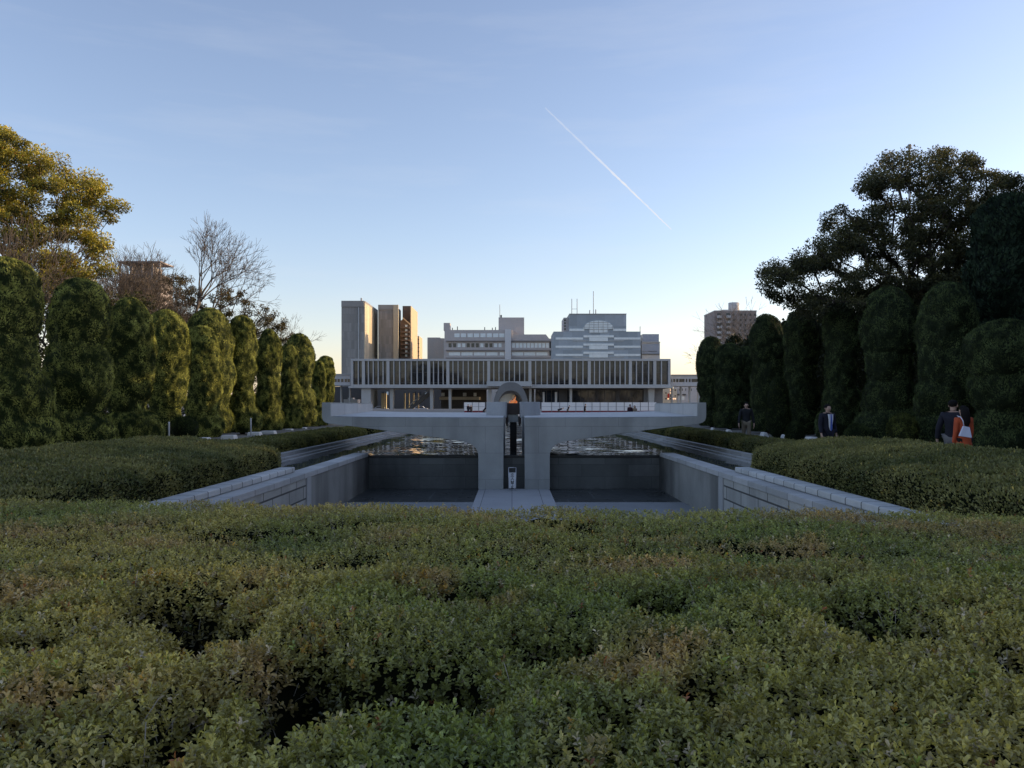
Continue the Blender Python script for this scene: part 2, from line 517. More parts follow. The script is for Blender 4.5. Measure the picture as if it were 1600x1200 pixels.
def hedge_top(x, y):
    p = np.stack([x, y, np.zeros_like(x)], 1)
    h = 1.0 + 0.022 * fbm(p * 1.3 + 5, 2) + 0.024 * fbm(p * 4.5, 2) + 0.022 * fbm(p * 12 + 9, 2)
    for px, py, wx, wy, d in HOLES:
        cx, cy = px_pt(px, py)
        _, y0 = px_pt(px, py + wy); _, y1 = px_pt(px, py - wy)
        sx = wx * cy / FPX; sy = (y1 - y0) / 2
        q = ((x - cx) / (1.0 * sx)) ** 2 + ((y - cy) / (1.05 * sy)) ** 2
        q = q + 0.5 * fbm(p * 9 + px, 2)
        h -= 2.7 * d * np.exp(-np.maximum(q, 0) ** 2.6)
    # a terrace that rises towards the right
    t = np.clip((x - 0.15) / 1.0, 0, 1) * np.clip((3.05 - y) / 0.18, 0, 1)
    h += 0.03 * t
    h -= 0.02 * np.clip((x - 0.2) / 0.5, 0, 1) * np.clip((y - 3.2) / 0.4, 0, 1)
    return h


def front_edge(x):
    return 4.82 - 0.085 * x


def build_front_hedge():
    rng = np.random.default_rng(3)
    X0, X1, Y0 = -5.2, 5.2, 0.75

    def body(inset):
        def fn(u, v):
            x = X0 + (X1 - X0) * u
            yf = front_edge(x)
            # v 0..0.9 runs over the top, 0.9..1 down the far face
            t = np.clip(v / 0.9, 0, 1)
            y = Y0 + (yf - Y0) * t
            z = hedge_top(x, y) - inset
            edge = np.clip((yf - y) / 0.10, 0, 1)
            z -= 0.06 * (1 - edge) ** 2
            down = np.clip((v - 0.9) / 0.1, 0, 1)
            y = y + 0.06 * np.sin(down * 2.2)
            z = z * (1 - down)
            return np.stack([x, y, z], 1)
        return grid_mesh(430, 230, fn)
    V, F = body(0.0)
    Vb, Fb = body(0.05)
    hd = thing('clipped_hedge', 'broad clipped hedge of small glossy leaves with dark gaps and bare twigs, nearest of all', 'hedge', (0, 2.8, 0))

    def sprigs(n, depth, near, per, size):
        ctr = V[F].mean(1)
        fm = (np.abs(ctr[:, 0]) < 0.66 * ctr[:, 1] + 1.3) & ((ctr[:, 1] < 3.0) if near else (ctr[:, 1] > 2.8)) & (ctr[:, 2] > 0.3)
        p, nn = scatter(V, F, int(n), rng, fm)
        vis = np.abs(p[:, 0]) < 0.66 * p[:, 1] + 1.2
        keep = vis & ((p[:, 1] < 2.9) if near else (p[:, 1] >= 2.9))
        keep &= (p[:, 2] > 0.35)
        keep &= rng.random(len(p)) > 0.82 * np.clip((0.94 - p[:, 2]) / 0.1, 0, 1)
        p = p[keep]; nn = nn[keep]
        n = len(p)
        up = np.array([0, 0, 1.0])
        ax = unit(nn * 0.55 + up * 0.75 + rng.normal(0, 0.28, (n, 3)))
        p = p - nn * depth + nn * rng.normal(0, 0.010, (n, 1))
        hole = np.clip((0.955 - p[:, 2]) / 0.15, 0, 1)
        # colour patches
        a = fbm(p * 1.1 + 40, 2); b = fbm(p * 3.2 + 80, 2); c = fbm(p * 8 + 11, 2)
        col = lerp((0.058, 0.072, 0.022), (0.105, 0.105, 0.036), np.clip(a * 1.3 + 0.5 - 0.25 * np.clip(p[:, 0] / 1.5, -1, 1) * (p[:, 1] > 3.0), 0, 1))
        col = col * (1 - 0.65 * np.clip((b - 0.1) * 3, 0, 1)[:, None]) + np.array([0.115, 0.086, 0.046]) * (0.65 * np.clip((b - 0.1) * 3, 0, 1))[:, None]
        green = np.clip((fbm(p * 2.1 + 200, 2) - 0.05) * 3, 0, 1)[:, None]
        col = col * (1 - 0.4 * green) + np.array([0.045, 0.072, 0.02]) * 0.4 * green
        k = rng.random(n)
        yel = (k < 0.003) | ((c > 0.46) & (k < 0.22))
        col[yel] = np.array([0.105, 0.075, 0.016]) * rng.uniform(0.6, 1.2, (yel.sum(), 1))
        red = (k > 0.9965)
        col[red] = np.array([0.085, 0.04, 0.02]) * rng.uniform(0.6, 1.3, (red.sum(), 1))
        pale = (k > 0.955) & (k < 0.985)
        col[pale] = np.array([0.115, 0.115, 0.085])  # pale leaf tips, also standing in for small white glints
        lime = (k > 0.985) & (k < 0.992)
        col[lime] = np.array([0.06, 0.09, 0.02])
        col *= np.array([5.15, 4.25, 3.75]) * (1 - 0.88 * hole)[:, None]  # leaves down in the hollows darkened, shade painted into their colour
        col *= rng.uniform(0.6, 1.4, (n, 1))
        out = []
        e1 = unit(np.cross(ax, rng.normal(0, 1, (n, 3)))); e2 = np.cross(ax, e1)
        for q in range(per):
            az = q * 2.4 + rng.normal(0, 0.3, n)
            tilt = (0.6 + 0.8 * (1 - q / per)) + rng.normal(0, 0.25, n)
            rad = e1 * np.cos(az)[:, None] + e2 * np.sin(az)[:, None]
            D = unit(ax * np.cos(tilt)[:, None] + rad * np.sin(tilt)[:, None])
            Nn = unit(ax * np.sin(tilt)[:, None] - rad * np.cos(tilt)[:, None] + rng.normal(0, 0.25, (n, 3)))
            ln = size * rng.uniform(0.7, 1.25, n) * (1 + 0.35 * hole)
            cc = col * rng.uniform(0.75, 1.25, (n, 1))
            out.append(leaves(p + ax * (0.0055 * q * size / 0.022), D, Nn, ln, ln * rng.uniform(0.46, 0.62, n), cc, hexa=near))
        b = 0; Vs, Fs, Cs = [], [], []
        for v, f, cc in out:
            Vs.append(v); Fs.append(f + b); Cs.append(cc); b += len(v)
        return np.concatenate(Vs), np.concatenate(Fs), np.concatenate(Cs)
    parts = []
    bc = np.tile([0.012, 0.014, 0.008], (len(Vb), 1))
    parts.append((Vb, Fb, bc, 1, True))
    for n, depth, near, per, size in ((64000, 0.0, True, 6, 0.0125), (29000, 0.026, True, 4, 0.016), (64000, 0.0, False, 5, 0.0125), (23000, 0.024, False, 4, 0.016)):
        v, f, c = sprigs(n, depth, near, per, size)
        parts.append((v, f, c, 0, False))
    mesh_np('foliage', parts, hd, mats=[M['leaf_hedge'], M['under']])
    # bare twigs standing in the gaps
    mb = MB()
    r = random.Random(5)
    for px, py, wx, wy, d in HOLES:
        if d < 0.1: continue
        for k in range(int(10 + 90 * d)):
            cx, cy = px_pt(px + r.uniform(-1.1, 1.1) * wx, py + r.uniform(-1.0, 1.0) * wy)
            z1 = hedge_top(np.array([cx]), np.array([cy]))[0] + r.uniform(-0.02, 0.04)
            z0 = z1 - r.uniform(0.10, 0.24)
            dx, dy = r.uniform(-0.07, 0.07), r.uniform(-0.05, 0.06)
            rad = r.uniform(0.0011, 0.0027)
            b = Vector((cx - dx, cy - dy, z0)); t = Vector((cx + dx * 0.4, cy + dy * 0.3, z1))
            m = (b + t) / 2 + Vector((r.uniform(-.015, .015), r.uniform(-.015, .015), 0))
            mb.tube([b, m, t], [rad, rad * 0.8, rad * 0.45], 4)
            for q in range(2):
                e = m + Vector((r.uniform(-.05, .05), r.uniform(-.04, .04), r.uniform(.02, .07)))
                mb.tube([m, (m + e) / 2 + Vector((0, 0, .005)), e], [rad * 0.6, rad * 0.5, rad * 0.3], 3)
    mb.obj('twigs', M['twig'], hd)
    # one thicker forked stem laid bare in the large gap
    mb = MB()
    cx, cy = px_pt(478, 1085)
    base = Vector((cx, cy, 0.66)); f1 = base + Vector((-0.012, 0.01, 0.14))
    mb.tube([base, base + Vector((0.004, 0, 0.07)), f1], [0.0042, 0.0036, 0.0032], 6)
    for dx, dz in ((-0.05, 0.07), (0.012, 0.12), (0.045, 0.06), (-0.022, 0.10), (0.03, 0.11)):
        m1 = f1 + Vector((dx * 0.35 + r.uniform(-.006, .006), 0.01, dz * 0.45)); e1 = f1 + Vector((dx, 0.02, dz))
        mb.tube([f1, m1, e1], [0.0024, 0.0018, 0.0009], 5)
        mb.tube([m1, m1 + Vector((r.uniform(-.03, .03), 0, .03))], [0.0012, 0.0006], 4)
    mb.obj('stem', M['twig'], hd)


# ------------------------------------------------------------------ side hedges
def rect_hedge(name, label, x0, x1, y0, y1, hfun, rnd, n, leaf, seed, cdark, clight, corner=0.8, base=0.0, group=None, res=0.09):
    """clipped hedge over a rounded rectangle; hfun(x, y) gives its top"""
    rng = np.random.default_rng(seed)

    def sdist(x, y):
        cx, cy = (x0 + x1) / 2, (y0 + y1) / 2
        qx = np.abs(x - cx) - (abs(x1 - x0) / 2 - corner); qy = np.abs(y - cy) - (abs(y1 - y0) / 2 - corner)
        o = np.sqrt(np.maximum(qx, 0) ** 2 + np.maximum(qy, 0) ** 2) + np.minimum(np.maximum(qx, qy), 0) - corner
        return -o

    def fn(u, v):
        # radial-ish grid: squeeze rows towards the border so the sides are well sampled
        s = lambda t: 0.5 - 0.5 * np.cos(np.pi * t)
        su, sv = 0.5 * s(u) + 0.5 * u, 0.5 * s(v) + 0.5 * v
        x = x0 + (x1 - x0) * su; y = y0 + (y1 - y0) * sv
        d = sdist(x, y)
        # pull outside corners onto the rounded border
        cx, cy = (x0 + x1) / 2, (y0 + y1) / 2
        for _ in range(4):
            out = d < 0
            px_ = np.clip(x, min(x0, x1) + corner, max(x0, x1) - corner); py_ = np.clip(y, min(y0, y1) + corner, max(y0, y1) - corner)
            dx, dy = x - px_, y - py_
            ln = np.maximum(np.sqrt(dx * dx + dy * dy), 1e-6)
            x = np.where(out, px_ + dx / ln * corner, x); y = np.where(out, py_ + dy / ln * corner, y)
            d = sdist(x, y)
        d = np.maximum(d, 0)
        t = np.clip(d / rnd, 0, 1)
        prof = np.sqrt(np.clip(1 - (1 - t) ** 2, 0, 1)) * 0.35 + 0.65 * np.clip(d / 0.06, 0, 1) ** 0.5
        p = np.stack([x, y, np.zeros_like(x)], 1)
        top = hfun(x, y) + 0.03 * fbm(p * 1.2 + seed, 2) + 0.025 * fbm(p * 4 + seed, 2)
        z = base + (top - base) * prof
        # the sides bulge slightly and unevenly
        nz = 0.05 * fbm(np.stack([x * 2.5, y * 2.5, z * 4], 1) + seed, 2)
        return np.stack([x + nz, y + nz, z], 1)
    nx = int(abs(x1 - x0) / res) + 12; ny = int(abs(y1 - y0) / res) + 12
    V, F = grid_mesh(nx, ny, fn)
    if (x1 - x0) * (y1 - y0) < 0: F = F[:, ::-1]
    hd = thing(name, label, 'hedge', ((x0 + x1) / 2, (y0 + y1) / 2, 0), group)
    parts = []
    Vi = V.copy(); Vi[:, 2] = np.maximum(Vi[:, 2] - 0.05, base - 0.01)
    parts.append((Vi, F, np.tile([0.012, 0.015, 0.008], (len(V), 1)), 1, True))
    p, nn = scatter(V, F, n, rng)
    nn *= np.where(nn[:, 2:3] < -0.2, -1, 1)
    m = len(p)
    cl = fbm(p * 3.5 + seed, 3)
    p = p + nn * (0.05 * cl[:, None] + rng.normal(0, 0.018, (m, 1)))
    D = unit(nn * 0.7 + np.array([0, 0, 0.55]) + rng.normal(0, 0.55, (m, 3)))
    Nn = unit(nn + np.array([0, 0, 0.4]) + rng.normal(0, 0.5, (m, 3)))
    t = np.clip(fbm(p * 0.8 + 3 * seed, 2) * 0.9 + 0.5 + 0.35 * cl, 0, 1)  # leaves set back come out darker, crease shade put into the colour
    col = lerp(cdark, clight, t) * rng.uniform(0.6, 1.4, (m, 1))
    k = rng.random(m)
    col[k < 0.02] *= np.array([2.0, 1.6, 1.2])
    col[(k > 0.985)] = np.array([0.13, 0.09, 0.03])
    L = leaf * rng.uniform(0.7, 1.4, m)
    v, f, c = leaves(p, D, Nn, L, L * 0.55, col)
    parts.append((v, f, c, 0, False))
    mesh_np('foliage', parts, hd, mats=[M['leaf_side'], M['under']])
    return hd


# ------------------------------------------------------------------ topiary
def topiary(label, cx, cy, h, r, seed, blobs=None, group='clipped juniper trees along the path', n=36000, tuft=0.058, cd=(0.022, 0.036, 0.011), cl=(0.075, 0.088, 0.024), name='topiary_tree', rough=1.0, cat='tree', lean=0.0):
    """tall clipped juniper: stacked swelling lobes round a short trunk"""
    rng = np.random.default_rng(seed)
    if blobs is None:
        q = rng.uniform(-1, 1, 12)
        blobs = [(0.72 + 0.03 * q[0], 0.28 - 0.03 * q[0], 0.90 + 0.06 * q[1], 0.10 * q[2], 0.08 * q[3]),
                 (0.48 + 0.05 * q[4], 0.26, 0.86 + 0.10 * q[5], 0.10 * q[6], 0.08 * q[7]),
                 (0.28 + 0.04 * q[8], 0.18, 0.80 + 0.12 * q[9], 0.10 * q[10], 0.08 * q[11]),
                 (0.10, 0.16, 1.08 + 0.14 * q[2], 0.16 * q[4], 0.06 * q[1])]
    off = rng.uniform(0, 50, 3)

    def surf(th, z, detail=True):
        """z in 0..1"""
        x = np.zeros_like(th); y = np.zeros_like(th)
        S = np.zeros_like(th); R = np.zeros_like(th)
        for bz, rz, rr, ox, oy in blobs:
            tz = (z - bz) / rz
            rad = rr * r * np.sqrt(np.clip(1 - np.abs(tz) ** 2.15, 0, 1))
            # radius of an off-axis circle along direction th
            c = ox * r * np.cos(th) + oy * r * np.sin(th)
            s2 = (ox * r) ** 2 + (oy * r) ** 2 - c * c
            rt = c + np.sqrt(np.maximum(rad * rad - s2, 0))
            rt = np.where(rad > 1e-4, rt, 0)
            R = np.maximum(R, rt)
        rt = np.maximum(R, 0.0)
        px_ = np.stack([np.cos(th) * rt, np.sin(th) * rt, z * h], 1)
        k = rough * min(1.0, r)
        low = fbm(px_ * np.array([0.9, 0.9, 0.55]) + off, 2)
        mid = fbm(px_ * np.array([2.3, 2.3, 1.5]) + off * 2, 2)
        fin = fbm(px_ * np.array([6, 6, 4.2]) + off * 3, 2)
        d = k * (0.16 * low + 0.12 * mid)
        if detail: d = d + 0.075 * k * fin
        rt = np.maximum(rt + d * np.clip(rt / (0.4 * r), 0, 1), 0)
        zz = z * h
        lx = lean * (z ** 2)
        return np.stack([cx + lx + np.cos(th) * rt, cy + np.sin(th) * rt, zz], 1), mid, fin
    nth, nz = 84, 110

    def zmap(v):
        return 0.015 + 0.985 * np.where(v < 0.85, v / 0.85 * 0.9, 0.9 + 0.1 * np.sin((v - 0.85) / 0.15 * np.pi / 2)) * 0.9999
    ztop = max(b[0] + b[1] for b in blobs)

    def fn(u, v):
        return surf(u * 2 * np.pi, zmap(v) * ztop)[0]
    V, F = grid_mesh(nth, nz, fn)
    t_ = thing(name, label, cat, (cx, cy, 0), group)
    parts = []
    Vi = V.copy()
    Vi[:, 0] = cx + (V[:, 0] - cx) * 0.955; Vi[:, 1] = cy + (V[:, 1] - cy) * 0.955; Vi[:, 2] = V[:, 2] - 0.04 * np.clip(V[:, 2] / h, 0, 1)
    parts.append((Vi, F, np.tile(np.array(cd) * 0.4 + np.array(cl) * 0.03, (len(V), 1)), 0, True))
    p, nn = scatter(V, F, n, rng)
    m = len(p)
    g = fbm((p - np.array([cx, cy, 0])) * np.array([5.2, 5.2, 3.4]) + off * 3, 2)
    g2 = fbm((p - np.array([cx, cy, 0])) * np.array([1.6, 1.6, 1.1]) + off, 2)
    # fronds sweep upward with a twist
    tang = np.stack([-nn[:, 1], nn[:, 0], np.zeros(m)], 1)
    D = unit(nn * 0.2 + np.array([0, 0, 0.75]) + tang * (0.55 * np.sin(g2 * 5))[:, None] + rng.normal(0, 0.32, (m, 3)))
    Nn = unit(nn + rng.normal(0, 0.34, (m, 3)))
    t = np.clip(0.5 + 1.3 * g + 0.25 * g2, 0, 1)
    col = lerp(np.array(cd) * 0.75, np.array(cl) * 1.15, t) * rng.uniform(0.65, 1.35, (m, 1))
    L = tuft * rng.uniform(0.6, 1.6, m)
    v, f, c = leaves(p - nn * 0.03, D, Nn, L, L * 0.5, col)
    parts.append((v, f, c, 0, False))
    mesh_np('crown', parts, t_, mats=[M['leaf_top'], M['under']])
    mb = MB()
    mb.tube([(cx, cy, -0.1), (cx + 0.03, cy, h * 0.2), (cx, cy + 0.03, h * 0.5)], [0.16, 0.13, 0.08], 8)
    mb.obj('trunk', M['bark'], t_)
    return t_


# ------------------------------------------------------------------ broadleaf trees
def inpoly(poly, x, y):
    c = np.zeros(len(x), bool)
    n = len(poly)
    for i in range(n):
        x1, y1 = poly[i]; x2, y2 = poly[(i + 1) % n]
        k = ((y1 > y) != (y2 > y)) & (x < (x2 - x1) * (y - y1) / (y2 - y1 + 1e-12) + x1)
        c ^= k
    return c


def branch_net(mb, base, top, targets, r0, rng, bend=0.25, rmin=0.012, weight=0.35):
    """joins every clump to the growing tree; radii from the number of clumps carried"""
    nodes = []; par = []
    nb = 7
    for i in range(nb):
        t = i / (nb - 1)
        p = base * (1 - t) + top * t + (rng.normal(0, 0.06, 3) * np.array([1, 1, 0]) if 0 < i < nb - 1 else 0)
        nodes.append(p); par.append(i - 1)
    dist = [np.linalg.norm(n - base) for n in nodes]
    order = np.argsort(np.linalg.norm(targets - top, axis=1))
    for ti in order:
        q = targets[ti]
        A = np.array(nodes)
        d = np.linalg.norm(A - q, axis=1)
        cost = d + weight * np.array(dist)
        cost[:3] += 50
        # prefer joining from below and inside
        cost = cost + 0.6 * np.maximum(A[:, 2] - q[2] + 0.2, 0)
        k = int(np.argmin(cost))
        a = nodes[k]
        L = np.linalg.norm(q - a)
        ns = max(1, int(L / 0.7))
        prev = k
        side = rng.normal(0, 1, 3) * bend * L * 0.35
        for s in range(1, ns + 1):
            t = s / ns
            p = a * (1 - t) + q * t + side * math.sin(math.pi * t) + np.array([0, 0, -0.10 * L * math.sin(math.pi * t)])
            nodes.append(p); par.append(prev)
            dist.append(dist[prev] + np.linalg.norm(p - nodes[prev]))
            prev = len(nodes) - 1
    load = np.zeros(len(nodes)); child = [[] for _ in nodes]
    for i, p in enumerate(par):
        if p >= 0: child[p].append(i)
    for i in range(len(nodes) - 1, -1, -1):
        if not child[i]: load[i] = 1
        if par[i] >= 0: load[par[i]] += load[i]
    mx = load[0]
    rad = np.maximum(r0 * (load / mx) ** 0.5, rmin)
    # chains
    done = set()
    for i in range(len(nodes)):
        if i == 0 or (par[i] >= 0 and child[par[i]][0] != i):
            ch = [i] if i == 0 else [par[i], i]
            k = i
            while child[k]:
                k = child[k][0]; ch.append(k)
            rr = [rad[c] for c in ch]
            if i != 0: rr[0] = min(rr[0], rr[1] * 1.25)
            mb.tube([nodes[c] for c in ch], rr, 7 if rr[0] > 0.05 else 5)
    return nodes


def clump_leaves(cs, rs, per, leaf, rng, cd, cl, squash=0.7, up=0.35, hot=None):
    n = len(cs) * per
    c = np.repeat(cs, per, 0); r = np.repeat(rs, per)
    d = unit(rng.normal(0, 1, (n, 3)))
    rad = r * rng.random(n) ** 0.45
    d2 = d * np.array([1, 1, squash])
    p = c + d2 * rad[:, None]
    D = unit(d * 0.6 + np.array([0, 0, -0.15]) + rng.normal(0, 0.6, (n, 3)))
    Nn = unit(d * 0.5 + np.array([0, 0, up]) + rng.normal(0, 0.6, (n, 3)))
    ct = np.repeat(rng.random(len(cs)), per)
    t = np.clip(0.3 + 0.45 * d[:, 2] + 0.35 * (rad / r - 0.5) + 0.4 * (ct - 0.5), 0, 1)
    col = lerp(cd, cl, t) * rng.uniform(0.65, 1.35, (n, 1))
    if hot is not None:
        k = rng.random(n) < 0.04
        col[k] = hot
    L = leaf * rng.uniform(0.65, 1.35, n)
    return leaves(p, D, Nn, L, L * 0.55, col)


def broadleaf(label, poly_px, Y, base_px, trunk_top_px, nclump, rng_seed, cd, cl, rclump=(0.4, 0.8), per=240, leaf=0.13, depth=3.5, r0=0.5, group=None, hot=None, void=(), name='broadleaf_tree', hidden_base=0.0, persp=True):
    rng = np.random.default_rng(rng_seed)
    poly = [P(x, y, Y) for x, y in poly_px]
    xs = [p[0] for p in poly]; zs = [p[1] for p in poly]
    bx = PX(base_px, Y); tx, tz = P(*trunk_top_px, Y)
    pts = []
    vo = [(PX(a, Y), PZ(b, Y), c * Y / FPX, d * Y / FPX) for a, b, c, d in void]
    while len(pts) < nclump:
        x = rng.uniform(min(xs), max(xs), 400); z = rng.uniform(min(zs), max(zs), 400)
        ok = inpoly(poly, x, z)
        for a, b, c, d in vo:
            ok &= (((x - a) / c) ** 2 + ((z - b) / d) ** 2 > 1)
        for xx, zz in zip(x[ok], z[ok]):
            pts.append((xx, zz))
    pts = np.array(pts[:nclump])
    hw = (max(xs) - min(xs)) / 2; mx = (max(xs) + min(xs)) / 2
    dep = depth * np.sqrt(np.clip(1 - ((pts[:, 0] - mx) / (hw * 1.08)) ** 2, 0.08, 1))
    yy = Y + rng.uniform(-1, 1, nclump) * dep
    # keep the outline under perspective: scale with depth
    k = yy / Y if persp else np.ones_like(yy)
    cs = np.stack([pts[:, 0] * k, yy, EYE + (pts[:, 1] - EYE) * k], 1)
    rs = rng.uniform(rclump[0], rclump[1], nclump)
    tr = thing(name, label, 'tree', (bx, Y, hidden_base), group)
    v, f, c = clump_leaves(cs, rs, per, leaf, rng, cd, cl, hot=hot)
    mesh_np('crown', [(v, f, c, 0, False)], tr, mats=[M['leaf_tree']])
    mb = MB()
    branch_net(mb, np.array([bx, Y, hidden_base - 0.2]), np.array([tx, Y, tz]), cs, r0, rng)
    mb.obj('trunk', M['bark'], tr)
    return tr


def bare_tree(label, bx, Y, h, lean, seed, spread=0.5, levels=7, r0=0.22, first=0.28, group=None, mat='bark_pale', up=0.25, name='bare_tree', stem=0.0):
    r = random.Random(seed)
    tr = thing(name, label, 'tree', (bx, Y, 0), group)
    trunk = MB(); crown = MB()

    def grow(p, d, L, rad, lv):
        pts = [p]; q = p.copy(); dd = d.copy()
        n = 3 if lv > 2 else 2
        for i in range(n):
            dd = (dd + Vector((r.gauss(0, .09), r.gauss(0, .09), r.gauss(0, .06) + up * 0.12))).normalized()
            q = q + dd * (L / n); pts.append(q.copy())
        e = rad * 0.72
        rads = [rad + (e - rad) * i / n for i in range(n + 1)]
        (trunk if lv >= levels - 1 else crown).tube(pts, rads, 8 if rad > .08 else (5 if rad > .02 else 3))
        if lv == 0: return
        k = 2 if r.random() < 0.55 else 3
        if lv == levels: k = 3
        az = r.uniform(0, 6.28)
        for i in range(k):
            ang = spread * r.uniform(0.45, 1.15)
            a = az + i * 6.283 / k + r.gauss(0, .3)
            side = dd.cross(Vector((math.cos(a), math.sin(a), 0.1)))
            if side.length < .05: side = dd.cross(Vector((0.3, 1, 0)))
            side.normalize()
            nd = (dd * math.cos(ang) + side * math.sin(ang) + Vector((0, 0, up * 0.2))).normalized()
            grow(q, nd, L * r.uniform(0.68, 0.9), max(e * (0.86 if k == 2 else 0.74), 0.012), lv - 1)
        # side shoots along the branch
        if lv <= 4:
            for i in range(2):
                s = pts[r.randint(1, n)]
                a = r.uniform(0, 6.28)
                nd = (dd * 0.7 + Vector((math.cos(a), math.sin(a), 0.25)) * 0.7).normalized()
                if lv > 1: grow(s, nd, L * r.uniform(0.45, 0.65), max(e * .35, 0.010), max(lv - 2, 0))
    if stem:
        trunk.tube([(bx - lean * stem * 0.5, Y, -0.1), (bx - lean * stem * 0.3, Y, stem * 0.5), (bx, Y, stem)], [r0 * 1.35, r0 * 1.12, r0], 9)
    grow(Vector((bx, Y, stem - 0.1)), Vector((lean, 0, 1)).normalized(), h * first, r0, levels)
    trunk.obj('trunk', M[mat], tr)
    crown.obj('crown', M[mat], tr)
    return tr
# ------------------------------------------------------------------ people
M['skin'] = plain('skin', (0.5, 0.33, 0.25), 0.55, var=0.08)
M['hair'] = plain('black_hair', (0.010, 0.009, 0.009), 0.85, 0.0, 0.15, 0.3)
M['eye'] = plain('eye_dark', (0.02, 0.018, 0.016), 0.3)


def skin_mesh(name, chains, mat, parent, sub=1, extra=None):
    """chains: list of [(xyz, radius), ...]; a chain may start on an existing point by repeating its coordinates"""
    idx = {}; vs, es, rs = [], [], []

    def vid(p, r):
        k = tuple(round(c, 4) for c in p)
        if k not in idx:
            idx[k] = len(vs); vs.append(p); rs.append(r)
        return idx[k]
    for ch in chains:
        ids = [vid(p, r) for p, r in ch]
        es += [(a, b) for a, b in zip(ids, ids[1:]) if a != b]
    me = bpy.data.meshes.new(name)
    me.from_pydata(vs, es, [])
    o = bpy.data.objects.new('tmp_skin', me)
    COL.objects.link(o)
    md = o.modifiers.new('skin', 'SKIN'); md.use_smooth_shade = True
    sv = me.skin_vertices[0].data if me.skin_vertices else None
    if sv is None:
        bm = bmesh.new(); bm.from_mesh(me); bm.verts.layers.skin.verify(); bm.to_mesh(me); bm.free()
        sv = me.skin_vertices[0].data
    for i, r in enumerate(rs):
        sv[i].radius = r if isinstance(r, tuple) else (r, r)
        sv[i].use_root = (i == 0)
    s = o.modifiers.new('sub', 'SUBSURF'); s.levels = sub; s.render_levels = sub
    dg = bpy.context.evaluated_depsgraph_get()
    new = bpy.data.meshes.new_from_object(o.evaluated_get(dg))
    bpy.data.objects.remove(o)
    new.name = name
    new.materials.clear(); new.materials.append(mat)
    new.polygons.foreach_set('use_smooth', [True] * len(new.polygons))
    if extra is not None:
        extra.obj('tmp_extra', mat)
        ex = bpy.data.objects['tmp_extra']
        bm = bmesh.new(); bm.from_mesh(new); bm.from_mesh(ex.data); bm.to_mesh(new); bm.free()
        bpy.data.objects.remove(ex)
    ob = bpy.data.objects.new(name, new)
    link(ob, parent)
    return ob


